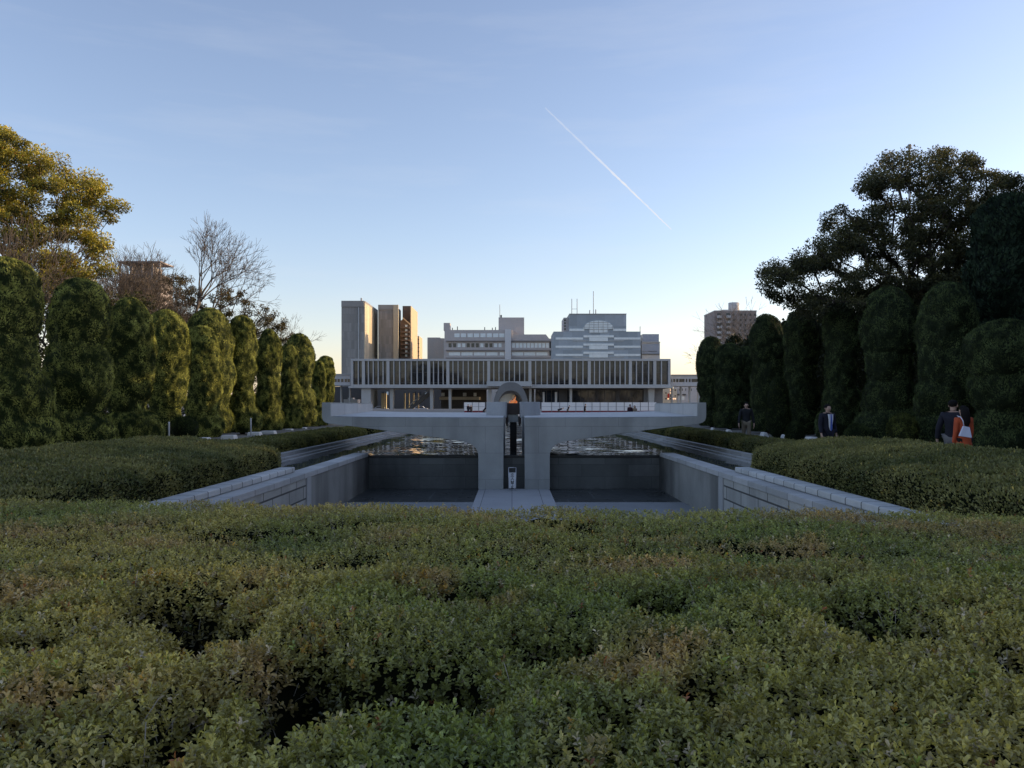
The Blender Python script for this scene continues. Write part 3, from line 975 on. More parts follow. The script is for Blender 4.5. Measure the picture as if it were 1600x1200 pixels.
def person(label, loc, face=0.0, h=1.72, top=None, legs=None, style='jacket', hair='short', stride=0.0, group=None, bend=0.0,
           arm_l=(0.05, 0.0), arm_r=(0.05, 0.0), fingers=True, shoes=None, top_label=None, bare_head=False):
    """figure facing -y at heading 0; arm_x = (swing forward, out)"""
    k = h / 1.72
    p = thing('person', label, 'person', (0, 0, 0), group)

    def S(x, y, z):
        # bow forward at the hips
        if bend and z > 0.92:
            dz = z - 0.92
            y, z = y - dz * math.sin(bend) - 0 + y * (math.cos(bend) - 1), 0.92 + dz * math.cos(bend) - y * math.sin(bend)
        return (x * k, y * k, z * k)
    ch, jk, tr = [], [], []
    spine = [(S(0, 0.0, 0.94), 0.135 * k), (S(0, 0.01, 1.10), 0.118 * k), (S(0, 0.015, 1.27), 0.14 * k), (S(0, 0.015, 1.40), 0.115 * k),
             (S(0, 0.0, 1.475), 0.056 * k), (S(0, -0.015, 1.535), 0.062 * k), (S(0, -0.03, 1.585), 0.083 * k), (S(0, -0.018, 1.645), 0.085 * k), (S(0, -0.01, 1.695), 0.05 * k)]
    ch.append(spine)
    ch.append([(S(0, -0.03, 1.585), 0.083 * k), (S(0, -0.125, 1.592), 0.014 * k)])      # nose
    for s, (sw, out) in ((-1, arm_r), (1, arm_l)):
        sh = (0.185 * s, 0.015, 1.405)
        el = (0.185 * s + s * (0.03 + out * 0.5), 0.015 - sw * 0.5 + 0.02, 1.405 - 0.285)
        wr = (el[0] + s * out * 0.4, el[1] - sw * 0.6 - 0.05, el[2] - 0.25)
        hd = (wr[0] - s * 0.005, wr[1] - 0.02, wr[2] - 0.085)
        A = [(S(0, 0.015, 1.40), 0.115 * k), (S(*sh), 0.062 * k), (S(*el), 0.043 * k), (S(*wr), 0.028 * k), (S(*hd), (0.036 * k, 0.02 * k))]
        ch.append(A)
        if fingers:
            for q in range(4):
                oy = -0.03 + 0.02 * q
                ln = (0.072, 0.083, 0.078, 0.06)[q]
                ch.append([(S(*hd), 0.03 * k), (S(hd[0], hd[1] + oy, hd[2] - 0.035), 0.009 * k), (S(hd[0] - s * 0.012, hd[1] + oy, hd[2] - 0.035 - ln * 0.55), 0.008 * k), (S(hd[0] - s * 0.03, hd[1] + oy, hd[2] - 0.035 - ln), 0.0065 * k)])
            ch.append([(S(*hd), 0.03 * k), (S(hd[0] - s * 0.01, hd[1] - 0.045, hd[2] + 0.005), 0.010 * k), (S(hd[0] - s * 0.02, hd[1] - 0.06, hd[2] - 0.04), 0.008 * k)])
        jk.append([(S(0, 0.015, 1.40), 0.15 * k), (S(*sh), 0.082 * k), (S(*el), 0.062 * k), (S(wr[0], wr[1], wr[2] + 0.01), 0.05 * k)])
        hip = (0.09 * s, 0, 0.90); st = stride * s
        kn = (0.095 * s, -0.02 - st * 0.5, 0.49); an = (0.095 * s, 0.02 - st * 0.95 if st > 0 else 0.02 - st, 0.085)
        toe = (an[0] + 0.02 * s, an[1] - 0.16, 0.035)
        ch.append([(S(0, 0, 0.94), 0.135 * k), (S(*hip), 0.092 * k), (S(*kn), 0.058 * k), (S(*an), 0.038 * k), (S(*toe), 0.03 * k)])
        tr.append([(S(0, 0, 0.95), 0.142 * k), (S(*hip), 0.108 * k), (S(*kn), 0.078 * k), (S(an[0], an[1], 0.11), 0.068 * k)])
        mb = MB()
        mb.ball(S(an[0] + 0.01 * s, an[1] - 0.06, 0.045), 0.05 * k, 10, 6, 0.95, 2.5, 0.9)
        mb.obj('shoe', shoes or M['shoe'], p)
    ears = MB()
    for s in (-1, 1):
        ears.ball(S(0.086 * s, -0.01, 1.60), 0.024 * k, 6, 5, 0.5, 0.8, 1.2)
    skin_mesh('body', ch, M['skin'], p, 2, ears)
    mb = MB()
    for s in (-1, 1):
        mb.ball(S(0.032 * s, -0.104, 1.615), 0.013 * k, 8, 6, 1.3, 0.6, 0.8)
    mb.obj('eyes', M['eye'], p)
    if hair:
        mb = MB()
        mb.ball(S(0, 0.006, 1.648), 0.094 * k, 14, 12, 0.97, 1.06, 0.86)
        if hair == 'long':
            mb.tube([S(0, 0.04, 1.66), S(0, 0.085, 1.52), S(0, 0.115, 1.36), S(0, 0.11, 1.22)], [0.095 * k, 0.105 * k, 0.1 * k, 0.04 * k], 10)
        o = mb.obj('hair', M['hair'], p)
        # cut the face free
        bm = bmesh.new(); bm.from_mesh(o.data)
        cut = [f for f in bm.faces if f.calc_center_median().y < S(0, -0.035, 1.6)[1] - 0.02 and f.calc_center_median().z < S(0, -0.035, 1.678)[2]]
        bmesh.ops.delete(bm, geom=cut, context='FACES')
        low = [f for f in bm.faces if hair == 'short' and f.calc_center_median().z < S(0, 0, 1.57)[2]]
        bmesh.ops.delete(bm, geom=low, context='FACES')
        bm.to_mesh(o.data); bm.free()
    if legs:
        skin_mesh('trousers', tr, legs, p, 2)
    tor = [(S(0, 0.0, 0.86), (0.175 * k, 0.14 * k)), (S(0, 0.005, 0.98), (0.17 * k, 0.138 * k)), (S(0, 0.01, 1.12), (0.158 * k, 0.132 * k)), (S(0, 0.015, 1.28), (0.178 * k, 0.142 * k)), (S(0, 0.015, 1.40), (0.155 * k, 0.118 * k)), (S(0, 0.01, 1.452), (0.105 * k, 0.092 * k)), (S(0, 0.008, 1.495), (0.07 * k, 0.07 * k))]
    if top:
        o = skin_mesh('coat' if style == 'coat' else 'jacket', [tor] + jk, top, p, 2)
        if style == 'coat':
            mb = MB()
            mb.lathe([(0.165 * k, 1.05 * k), (0.185 * k, 0.95 * k), (0.21 * k, 0.8 * k), (0.245 * k, 0.62 * k), (0.25 * k, 0.55 * k)], 18, (0, 0), 1.0, 1.0)
            sk = mb.obj('coat_skirt', top, p)
    return p


def place(p, x, y, z, rz):
    p.location = (x, y, z); p.rotation_euler = (0, 0, rz)
    return p


def build_people():
    M['shoe'] = plain('black_leather', (0.02, 0.018, 0.017), 0.4)
    navy = plain('navy_suit', (0.012, 0.013, 0.024), 0.85, var=0.2)
    dark = plain('dark_knit', (0.016, 0.017, 0.02), 0.9, var=0.2)
    khaki = plain('khaki_cloth', (0.20, 0.165, 0.115), 0.9)
    grey = plain('grey_trousers', (0.18, 0.18, 0.18), 0.9)
    orange = plain('orange_coat', (0.46, 0.085, 0.032), 0.85, var=0.2)
    shirt = plain('white_shirt', (0.72, 0.74, 0.8), 0.7, var=0.05)
    tie_m = plain('blue_tie', (0.10, 0.16, 0.5), 0.6, var=0.2)
    beige = plain('beige_coat', (0.4, 0.3, 0.22), 0.9)
    plum = plain('plum_jacket', (0.05, 0.02, 0.03), 0.9)
    tote = plain('white_canvas', (0.62, 0.64, 0.76), 0.85, var=0.06)
    blue = plain('light_blue_bag', (0.16, 0.5, 0.68), 0.5)

    # man in a suit
    p = person('man in a dark navy suit, white shirt and blue tie walking along the path', (0, 0, 0), top=navy, legs=navy, h=1.74, stride=0.08, arm_l=(0.02, 0.05), arm_r=(0.06, 0.05))
    mb = MB()
    vs = [(-0.075, -0.158, 1.455), (0.075, -0.158, 1.455), (0.06, -0.178, 1.30), (0.035, -0.166, 1.08), (0.0, -0.16, 0.98), (-0.035, -0.166, 1.08), (-0.06, -0.178, 1.30)]
    vs = [(a, b - 0.004, c) for a, b, c in vs]
    mb.add(vs + [(a, b + 0.05, c) for a, b, c in vs], [(6, 5, 4, 3, 2, 1, 0)] + [(i, (i + 1) % 7, (i + 1) % 7 + 7, i + 7) for i in range(7)])
    mb.obj('shirt_front', shirt, p)
    mb = MB()
    ts = [(-0.014, -0.172, 1.45), (0.014, -0.172, 1.45), (0.02, -0.192, 1.30), (0.034, -0.186, 1.02), (0.0, -0.182, 0.965), (-0.034, -0.186, 1.02), (-0.02, -0.192, 1.30)]
    mb.add(ts + [(a, b + 0.012, c) for a, b, c in ts], [(6, 5, 4, 3, 2, 1, 0)] + [(i, (i + 1) % 7, (i + 1) % 7 + 7, i + 7) for i in range(7)])
    mb.obj('tie', tie_m, p)
    sx = PX(1293, 24.0)
    place(p, sx, 24.0, -0.10, 0.25)
    # light blue bag in his hand
    b = thing('shopping_bag', 'small light blue bag hanging from the hand of the man in the suit', 'bag', (sx + 0.31, 23.86, 0.34))
    mb = MB(); x0, y0, z0 = b.location
    mb.add([(x0 - .11, y0 - .05, z0), (x0 + .11, y0 - .05, z0), (x0 + .11, y0 + .05, z0), (x0 - .11, y0 + .05, z0), (x0 - .09, y0 - .03, z0 + .24), (x0 + .09, y0 - .03, z0 + .24), (x0 + .09, y0 + .03, z0 + .24), (x0 - .09, y0 + .03, z0 + .24)],
           [(0, 3, 2, 1), (4, 5, 6, 7), (0, 1, 5, 4), (1, 2, 6, 5), (2, 3, 7, 6), (3, 0, 4, 7)])
    mb.obj('bag_body', blue, b, bevel=0.01)
    mb = MB()
    mb.tube([(x0 - .05, y0, z0 + .235), (x0 - .035, y0, z0 + .31), (x0, y0, z0 + .335), (x0 + .035, y0, z0 + .31), (x0 + .05, y0, z0 + .235)], 0.008, 5)
    mb.obj('handle', blue, b)

    # man in a dark top and khaki trousers
    p = person('man in a black top and khaki trousers strolling beside the low hedge', (0, 0, 0), top=dark, legs=khaki, h=1.73, stride=0.16, arm_l=(-0.03, 0.1), arm_r=(0.08, 0.1))
    place(p, PX(1166, 33.0), 33.0, 0.0, -0.15)

    # pair by the right hedge
    p = person('woman with long black hair in a bright orange coat seen from behind', (0, 0, 0), top=orange, legs=dark, h=1.60, style='coat', hair='long', stride=0.05)
    wx = PX(1505, 17.0)
    place(p, wx, 17.0, 0.0, math.pi + 0.1); p.scale = (0.86, 0.92, 1.0)
    t = thing('tote_bag', 'white canvas tote bag slung on the back of the woman in orange', 'bag', (wx - 0.09, 16.73, 0.95))
    mb = MB(); x0, y0, z0 = t.location
    mb.add([(x0 - .15, y0 - .03, z0 + .03), (x0 + .10, y0 - .05, z0 - .01), (x0 + .10, y0 + .04, z0), (x0 - .13, y0 + .06, z0 + .03), (x0 - .05, y0 + .01, z0 + .24), (x0 + .09, y0 + .01, z0 + .21), (x0 + .09, y0 + .04, z0 + .21), (x0 - .05, y0 + .05, z0 + .24)],
           [(0, 3, 2, 1), (4, 5, 6, 7), (0, 1, 5, 4), (1, 2, 6, 5), (2, 3, 7, 6), (3, 0, 4, 7)])
    mb.obj('bag_body', tote, t, bevel=0.015)
    mb = MB()
    mb.tube([(x0 - .03, y0 + .03, z0 + .23), (x0 - .05, y0 + .02, z0 + .34), (x0 - .07, y0 + .08, z0 + .42), (x0 - .07, y0 + .2, z0 + .44)], 0.010, 5)
    mb.obj('strap', tote, t)
    p = person('man in a dark jacket and grey trousers walking beside the woman in orange', (0, 0, 0), top=navy, legs=grey, h=1.72, stride=0.14, arm_l=(0.0, 0.12), arm_r=(0.05, 0.12))
    place(p, PX(1489, 17.35), 17.35, 0.0, math.pi + 0.75 - math.pi * 0.5)

    # pair behind the platform
    p = person('person in a dark plum jacket, left of a close pair behind the platform', (0, 0, 0), top=plum, legs=dark, h=1.72, fingers=False)
    place(p, PX(984.5, 75), 75, 0, 0.2)
    p = person('long haired person in a beige coat, right of a close pair behind the platform', (0, 0, 0), top=beige, legs=dark, h=1.62, style='coat', hair='long', fingers=False)
    place(p, PX(992.0, 75), 75.2, 0, -0.3)

    # small figures far off on the plaza
    far = [(873, 118, 1.3, 1.72, 'tiny far figure bending low in front of the white panels'),
           (887, 122, 0.45, 1.6, 'tiny far figure stooping slightly, next to the one bending low'),
           (914, 115, 0.1, 1.74, 'tiny far figure in dark clothes walking past the white panels on the right'),
           (731.5, 130, 0.0, 1.7, 'tiny dark figure, left of a pair before the white panels on the left'),
           (736, 130, 0.0, 1.62, 'tiny dark figure, right of a pair before the white panels on the left'),
           (756, 112, 0.7, 1.6, 'tiny dark figure leaning beside the left parapet of the flame')]
    for x, Y, bend, hh, lab in far:
        p = person(lab, (0, 0, 0), top=navy, legs=navy, h=hh, bend=bend, fingers=False, stride=0.2, group='visitors far off on the plaza')
        place(p, PX(x, Y), Y, 0.12, 1.4 if bend else 0.6)


# ------------------------------------------------------------------ flame platform
XC = 0.07


def build_flame():
    Y0, Y1 = 27.7, 36.0
    t = thing('flame_monument', 'grey concrete flame monument shaped like two open hands over the sunken basin', 'monument', (XC, 31.5, -1.23))

    def wing(s):
        """s = -1 left, 1 right; loops of a profile pushed along y"""
        low = -1.23
        prof = [(0.36, 1.19), (0.36, low), (1.21, low)]
        # inner underside curve of the wing
        prof += [(1.21, -0.12), (1.225, 0.0), (1.27, 0.13), (1.36, 0.24), (1.5, 0.325), (1.78, 0.40)]
        prof += [(2.6, 0.52), (3.6, 0.655), (4.6, 0.79), (5.5, 0.905), (5.95, 0.955), (6.25, 0.99), (6.38, 1.03), (6.46, 1.10), (6.495, 1.2), (6.5, 1.3)]
        prof += [(6.5, 1.71), (6.22, 1.71), (6.22, 1.235)]
        for q in range(1, 6):
            x = 6.22 + (0.36 - 6.22) * q / 6
            prof.append((x, 1.19 + 0.045 * (x / 6.2) ** 2))
        n = len(prof)
        ys = [Y0, Y0 + 2.8, Y0 + 5.5, Y1]
        vs, fs = [], []
        for y in ys:
            v = (y - Y0) / (Y1 - Y0)
            for i, (x, z) in enumerate(prof):
                if i >= n - 6 or i == 0:
                    z = z + 0.10 * v + (0.02 * v * max(0, (x - 5.0)) if i >= n - 6 else 0)
                vs.append((XC + s * x, y, z))
        m = len(ys)
        for j in range(m - 1):
            for i in range(n):
                i2 = (i + 1) % n
                fs.append((j * n + i, j * n + i2, (j + 1) * n + i2, (j + 1) * n + i))
        fs.append(tuple(range(n))); fs.append(tuple((m - 1) * n + i for i in range(n - 1, -1, -1)))
        mb = MB(); mb.add(vs, fs)
        o = mb.obj('hand_wing', M['conc'], t, bevel=0.012)
        # pale deck laid on the palm, 4 mm proud
        def top(x, v):
            return 1.19 + 0.045 * (x / 6.2) ** 2 + 0.10 * v + 0.02 * v * max(0, x - 5.0)
        vs, fs = [], []
        nx, ny = 14, 8
        for j in range(ny + 1):
            for i in range(nx + 1):
                x = 0.375 + (6.205 - 0.375) * i / nx; v = j / ny
                vs.append((XC + s * x, Y0 + 0.012 + (Y1 - Y0 - 0.02) * v, top(x, v) + 0.012))
        for j in range(ny):
            for i in range(nx):
                a = j * (nx + 1) + i
                fs.append((a, a + 1, a + nx + 2, a + nx + 1))
        mb = MB(); mb.add(vs, fs); mb.obj('deck', M['deck'], o)
        # pale facing on the inner side of the upturned fingertips
        mb = MB()
        xi = XC + s * 6.216; xo = XC + s * 6.19
        mb.box(min(xi, xo), max(xi, xo), Y0 + 0.004, Y1 - 0.004, 1.15, 1.665)
        mb.obj('fin_facing', M['fin_panel'], o)
    wing(-1); wing(1)

    # curved parapet halves round the burner
    def arc(s):
        mb = MB()
        c = (XC - 0.02, 31.3); ro, ri = 1.03, 0.86
        a0, a1 = (math.radians(-74), math.radians(74)) if s > 0 else (math.radians(106), math.radians(254))
        n = 22; poly = []
        for i in range(n + 1):
            a = a0 + (a1 - a0) * i / n; poly.append((c[0] + ro * math.cos(a), c[1] + ro * math.sin(a)))
        for i in range(n, -1, -1):
            a = a0 + (a1 - a0) * i / n; poly.append((c[0] + ri * math.cos(a), c[1] + ri * math.sin(a)))
        mb.plan(poly, 1.16, 1.745)
        mb.obj('parapet', M['parapet'], t, bevel=0.012)
    M['parapet'] = wall_mat('parapet_panels', (0.44, 0.45, 0.46), (0.36, 0.37, 0.38), 0.7, 1.5, 0.3, 0.1)
    arc(-1); arc(1)
    # burner: concrete block under a dark metal box
    bx = XC - 0.02
    mb = MB(); mb.box(bx - 0.19, bx + 0.19, 30.75, 31.6, 0.98, 1.28); mb.obj('burner_block', M['conc'], t, bevel=0.015)
    mb = MB()
    w, zt, zb = 0.235, 1.70, 1.28
    for x0, x1, y0, y1 in ((bx - w, bx + w, 30.70, 30.74), (bx - w, bx + w, 31.60, 31.64), (bx - w, bx - w + .04, 30.74, 31.60), (bx + w - .04, bx + w, 30.74, 31.60)):
        mb.box(x0, x1, y0, y1, zb, zt)
    mb.box(bx - w + .04, bx + w - .04, 30.74, 31.60, zb, zb + 0.2)
    mb.obj('burner_box', M['burner'], t, bevel=0.008)
    mb = MB()
    for s in (-1, 1):
        mb.box(bx + s * 0.245 - 0.05, bx + s * 0.245 + 0.05, 30.6, 31.7, 0.93, 1.2)
        mb.box(bx + s * 0.24 - 0.03, bx + s * 0.24 + 0.03, 30.9, 31.0, 0.84, 0.93)
    mb.obj('bracket', M['burner'], t, bevel=0.008)
    mb = MB(); mb.box(bx - 0.125, bx + 0.125, 30.9, 31.5, -1.25, 0.98); mb.obj('pedestal', M['pedestal'], t, bevel=0.01)
    # flame tongues
    mb = MB(); r = random.Random(3)
    for dx, dy, hh, rr in ((-0.13, 0, .17, .05), (-0.06, .1, .2, .06), (0.02, -.05, .26, .065), (0.09, .1, .2, .06), (0.13, 0, .13, .05), (0.05, .25, .34, .05), (-0.02, .3, .22, .06)):
        x, y = bx + dx, 31.15 + dy
        pts = [(x, y, 1.62), (x + r.uniform(-.02, .02), y, 1.62 + hh * .35), (x + r.uniform(-.04, .04), y, 1.62 + hh * .7), (x + r.uniform(-.06, .06), y, 1.62 + hh)]
        mb.tube(pts, [rr * .8, rr, rr * .55, 0.006], 7)
    mb.obj('flame', M['flame'], t)
    return t


def strokes(mb, segs, ox, y, oz, sc, w):
    """flat brush strokes in the x-z plane, y fixed"""
    for (x0, z0, x1, z1) in segs:
        a = Vector((ox + x0 * sc, 0, oz + z0 * sc)); b = Vector((ox + x1 * sc, 0, oz + z1 * sc))
        d = (b - a).normalized(); nrm = Vector((-d.z, 0, d.x)) * w / 2
        mb.add([(a + nrm).to_tuple()[:1] + (y,) + ((a + nrm).z,), (a - nrm).to_tuple()[:1] + (y,) + ((a - nrm).z,), (b - nrm).to_tuple()[:1] + (y,) + ((b - nrm).z,), (b + nrm).to_tuple()[:1] + (y,) + ((b + nrm).z,)], [(0, 1, 2, 3)])


def build_sign():
    Y = 27.35
    x, zb = PX(800.5, Y), -1.205
    s = thing('no_entry_sign', 'narrow white upright board with black Japanese characters standing between the two piers', 'sign', (x, Y, zb))
    mb = MB()
    hw, hh = 0.122, 0.74
    for sx in (-1, 1):
        mb.tube([(x + sx * hw, Y, zb), (x + sx * hw, Y, zb + hh)], 0.013, 8)
    mb.tube([(x - hw, Y, zb + hh), (x + hw, Y, zb + hh)], 0.013, 8)
    for sx in (-1, 1):
        mb.tube([(x + sx * hw, Y - 0.14, zb + 0.013), (x + sx * hw, Y + 0.14, zb + 0.013)], 0.013, 8)
    mb.obj('frame', M['alu'], s)
    mb = MB(); mb.box(x - hw + 0.01, x + hw - 0.01, Y - 0.01, Y + 0.004, zb + 0.05, zb + 0.575)
    pn = mb.obj('panel', M['white'], s)
    ch = {
        'tachi': [(.5, 1, .5, .82), (.1, .78, .9, .78), (.3, .68, .38, .2), (.7, .68, .6, .2), (.02, .12, .98, .12)],
        'iri': [(.36, .98, .56, .86), (.52, .9, .46, .5), (.46, .5, .04, .04), (.5, .62, .96, .04)],
        'kin': [(.04, .84, .46, .84), (.25, 1, .25, .52), (.25, .82, .06, .58), (.25, .82, .44, .6), (.54, .84, .96, .84), (.75, 1, .75, .52), (.75, .82, .56, .6), (.75, .82, .95, .58),
                (.2, .46, .8, .46), (.06, .32, .94, .32), (.5, .32, .5, .0), (.3, .24, .14, .06), (.7, .24, .88, .06)],
        'shi': [(.52, 1, .52, .08), (.54, .58, .88, .58), (.24, .66, .24, .08), (.02, .06, .98, .06)]}
    mb = MB()
    sz = 0.12
    for i, k in enumerate(('tachi', 'iri', 'kin', 'shi')):
        strokes(mb, ch[k], x - sz / 2, Y - 0.0135, zb + 0.575 - 0.018 - sz - i * 0.128, sz, 0.013)
    mb.obj('lettering', M['ink'], pn)


M['burner'] = plain('burner_bronze', (0.06, 0.045, 0.04), 0.6, 0.3)
M['pedestal'] = plain('pedestal_dark_stone', (0.018, 0.02, 0.022), 0.6)
M['alu'] = plain('brushed_aluminium', (0.5, 0.5, 0.52), 0.4, 0.8)
M['ink'] = plain('black_ink', (0.012, 0.012, 0.012), 0.7)
_m, _nt, _b = new_mat('flame')
_t = N(_nt, 'ShaderNodeTexCoord'); _f, _ = noise_fac(_nt, _t.outputs['Object'], 9, 2, 0.5, 0.3, 0.7)
_nt.links.new(mixc(_nt, _f, (1.0, 0.16, 0.02), (1.0, 0.5, 0.18)), _b.inputs['Emission Color'])
_b.inputs['Emission Strength'].default_value = 0.4
_b.inputs['Base Color'].default_value = (0.4, 0.1, 0.02, 1)
M['flame'] = _m
# ------------------------------------------------------------------ ground, pond, basin
def sheet(name, rects, z, mat, label=None, kind='structure'):
    mb = MB()
    for x0, x1, y0, y1 in rects:
        mb.add([(x0, y0, z), (x1, y0, z), (x1, y1, z), (x0, y1, z)], [(0, 1, 2, 3)])
    o = mb.obj(name, mat)
    tag(o, label, None, None, kind)
    return o


PE, CHN = 7.0, 19.5          # pond half width, near end of the side channels
YB, YF = 28.2, 10.0          # basin back wall, basin front
YP = 104.0                   # far end of the pond
OX = 7.42                    # outer face of the pond edging


def build_ground():
    B = 3000
    ox0, ox1 = XC - OX, XC + OX
    sheet('ground', [(-B, B, -B, YF), (-B, XC - 5.42, YF, CHN - 0.3), (XC + 5.42, B, YF, CHN - 0.3),
                     (-B, ox0, CHN - 0.3, YP + 0.4), (ox1, B, CHN - 0.3, YP + 0.4), (-B, B, YP + 0.4, 4000)], -0.012, M['ground'], 'gravelly ground of the park')
    for s, nm in ((-1, 'left'), (1, 'right')):
        a, b = sorted((XC + s * 9.3, XC + s * 12.6))
        sheet('path', [(a, b, 6, 118)], 0.0, M['path'], 'paved path between the low hedges and the clipped trees')
    sheet('plaza', [(-60, 60, 108, 205)], 0.02, M['plaza'], 'pale plaza in front of the long raised building')
    sheet('pond_bed', [(XC - PE - .1, XC + PE + .1, YB + 0.4, YP + .2), (XC - PE - .1, XC - 5.3, CHN - .1, YB + .4), (XC + 5.3, XC + PE + .1, CHN - .1, YB + .4)], -0.75, M['floor_wet'], 'dark bed of the pond')
    sheet('water', [(XC - PE - .05, XC + PE + .05, YB + 0.02, YP + .1), (XC - PE - .05, XC - 5.41, CHN - .05, YB + 0.02), (XC + 5.41, XC + PE + .05, CHN - .05, YB + 0.02)], -0.10, M['water'], 'rippled pond water')
    sheet('basin_floor', [(XC - 5.1, XC + 5.1, 24.2, YB + .2)], -1.262, M['floor_wet'], 'dark wet floor of the sunken basin')
    sheet('basin_apron', [(XC - 5.1, XC + 5.1, YF - .1, 24.2)], -1.25, M['floor_dry'], 'pale dry front floor of the sunken basin')
    p = MB(); p.box(XC - 1.2, XC + 1.2, 19, 27.9, -1.3, -1.225)
    o = p.obj('entrance_slab', M['plinth'], None, (XC, 23, -1.3), bevel=0.01); tag(o, 'pale grey paving slab leading to the two piers of the monument', 'slab')

    # back wall of the basin, the pond stands against it
    w = thing('basin_back_wall', 'dark damp wall at the back of the sunken basin holding the pond water', 'wall', (XC, YB, -1.3))
    mb = MB(); mb.box(XC - 5.0, XC + 5.0, YB, YB + 0.4, -1.3, -0.108); mb.obj('wall', M['pit_wall'], w)
    mb = MB(); mb.box(XC - 5.0, XC + 5.0, YB - 0.025, YB + 0.12, -0.19, -0.104); mb.obj('lip', M['pit_lip'], w, bevel=0.01)

    for s, nm in ((-1, 'left'), (1, 'right')):
        def bx(mb, a, b, *r):
            x0, x1 = sorted((XC + s * a, XC + s * b)); mb.box(x0, x1, *r)
        w = thing('basin_side_wall', '%s retaining wall of the sunken basin, part block masonry, part stained concrete' % nm, 'wall', (XC + s * 5.2, 20, -1.3))
        mb = MB(); bx(mb, 5.0, 5.40, YF, 19.6, -1.3, -0.13); mb.obj('masonry', M['pit_block'], w)
        mb = MB(); bx(mb, 4.965, 5.40, 19.6, 20.0, -1.3, -0.13); mb.obj('pilaster', M['coping_plain'], w, bevel=0.01)
        mb = MB(); bx(mb, 5.0, 5.40, 20.0, YB + 0.4, -1.3, -0.13); mb.obj('concrete_face', M['pit_side'], w)
        mb = MB(); bx(mb, 4.97, 5.44, YF, YB - 0.3, -0.13, 0.0); mb.obj('coping', M['coping'], w, bevel=0.012)
        mb = MB(); bx(mb, 4.985, 5.44, YB - 0.3, YB + 0.4, -0.13, -0.085); mb.obj('weir_end', M['pit_lip'], w, bevel=0.01)
        # raised kerb beside the hedge
        mb = MB(); bx(mb, 5.30, 5.66, YF - 2.0, 19.75, 0.004, 0.125)
        o = mb.obj('stone_kerb', M['kerb'], None, (XC + s * 5.48, 15, 0), bevel=0.025, seg=3)
        tag(o, '%s pale granite block kerb between the basin and the clipped hedge' % nm, 'kerb')
        mb = MB(); bx(mb, 5.44, PE + .3, CHN - 0.32, CHN, -0.8, 0.0)
        o = mb.obj('channel_end_wall', M['coping_plain'], None, (XC + s * 6.2, CHN - .15, -0.8), bevel=0.012); tag(o, 'low stone end of the %s side channel, by the end of the kerb' % nm, 'wall')
        # stepped pond edge
        e = thing('pond_edge', '%s stepped stone edge running along the pond' % nm, 'edging', (XC + s * 7.2, 60, -0.8))
        mb = MB(); bx(mb, 7.22, 7.42, CHN - 0.3, YP + .4, -0.8, 0.115); mb.obj('upper_step', M['steps'], e, bevel=0.012)
        mb = MB(); bx(mb, 7.06, 7.22, CHN - 0.3, YP + .4, -0.8, 0.0); mb.obj('middle_step', M['steps'], e, bevel=0.012)
        mb = MB(); bx(mb, 6.92, 7.06, CHN - 0.3, YP + .4, -0.8, -0.065); mb.obj('lower_step', M['steps'], e, bevel=0.012)
    mb = MB(); mb.box(XC - OX, XC + OX, YP, YP + .4, -0.8, 0.12)
    o = mb.obj('pond_end_wall', M['coping_plain'], None, (XC, YP, -0.8), bevel=0.012); tag(o, 'stone edge closing the far end of the pond', 'wall')


M['plaza'] = wall_mat('plaza_paving', (0.42, 0.41, 0.39), (0.34, 0.33, 0.32), 0.85, 0.1, 0.0, 0.1)
M['pit_lip'] = wall_mat('wet_weir_stone', (0.04, 0.042, 0.04), (0.02, 0.021, 0.02), 0.4, 1.0, 0.3, 0.2)
M['coping_plain'] = wall_mat('granite_plain', (0.44, 0.44, 0.43), (0.33, 0.33, 0.32), 0.8, 1.6, 0.3, 0.3)


def build_arch():
    Y = 108.0
    c = -0.17
    t = thing('cenotaph', 'grey saddle shaped stone arch of the memorial behind the flame', 'monument', (c, Y + 2, 0))
    mb = MB()
    n = 28
    no = []
    L = 4.2
    for j in range(9):
        v = j / 8
        y = Y + L * v
        sag = 0.45 * (1 - (2 * v - 1) ** 2)       # the ridge dips between the two open ends
        ro, ri = [], []
        for i in range(n + 1):
            a = math.pi * i / n
            co, si = math.cos(a), math.sin(a)
            # outer: wide arch with straight splayed legs, inner: narrower
            ro.append((c + 2.42 * math.copysign(abs(co) ** 0.80, co), (4.72 - sag) * abs(si) ** 0.86))
            ri.append((c + 1.84 * math.copysign(abs(co) ** 0.80, co), (3.6 - sag * 0.8) * abs(si) ** 0.80))
        no.append((y, ro, ri))
    vs, fs = [], []
    m = n + 1
    for y, ro, ri in no:
        vs += [(x, y, z) for x, z in ro] + [(x, y, z) for x, z in ri]
    for j in range(8):
        a, b = j * 2 * m, (j + 1) * 2 * m
        for i in range(n):
            fs.append((a + i, a + i + 1, b + i + 1, b + i)); fs.append((a + m + i, b + m + i, b + m + i + 1, a + m + i + 1))
    for a, fl in ((0, 0), (8 * 2 * m, 1)):
        for i in range(n):
            fs.append((a + i, a + m + i, a + m + i + 1, a + i + 1))
    mb.add(vs, fs)
    mb.obj('arch_shell', M['arch'], t)
    mb = MB(); mb.box(c - 0.55, c + 0.55, Y + 1.4, Y + 2.8, 0, 0.9); mb.obj('stone_chest', M['pedestal'], t, bevel=0.03)
    mb = MB(); mb.box(c - 3.2, c + 3.2, Y - 0.8, Y + 5, -0.01, 0.14); mb.obj('base', M['coping_plain'], t, bevel=0.02)


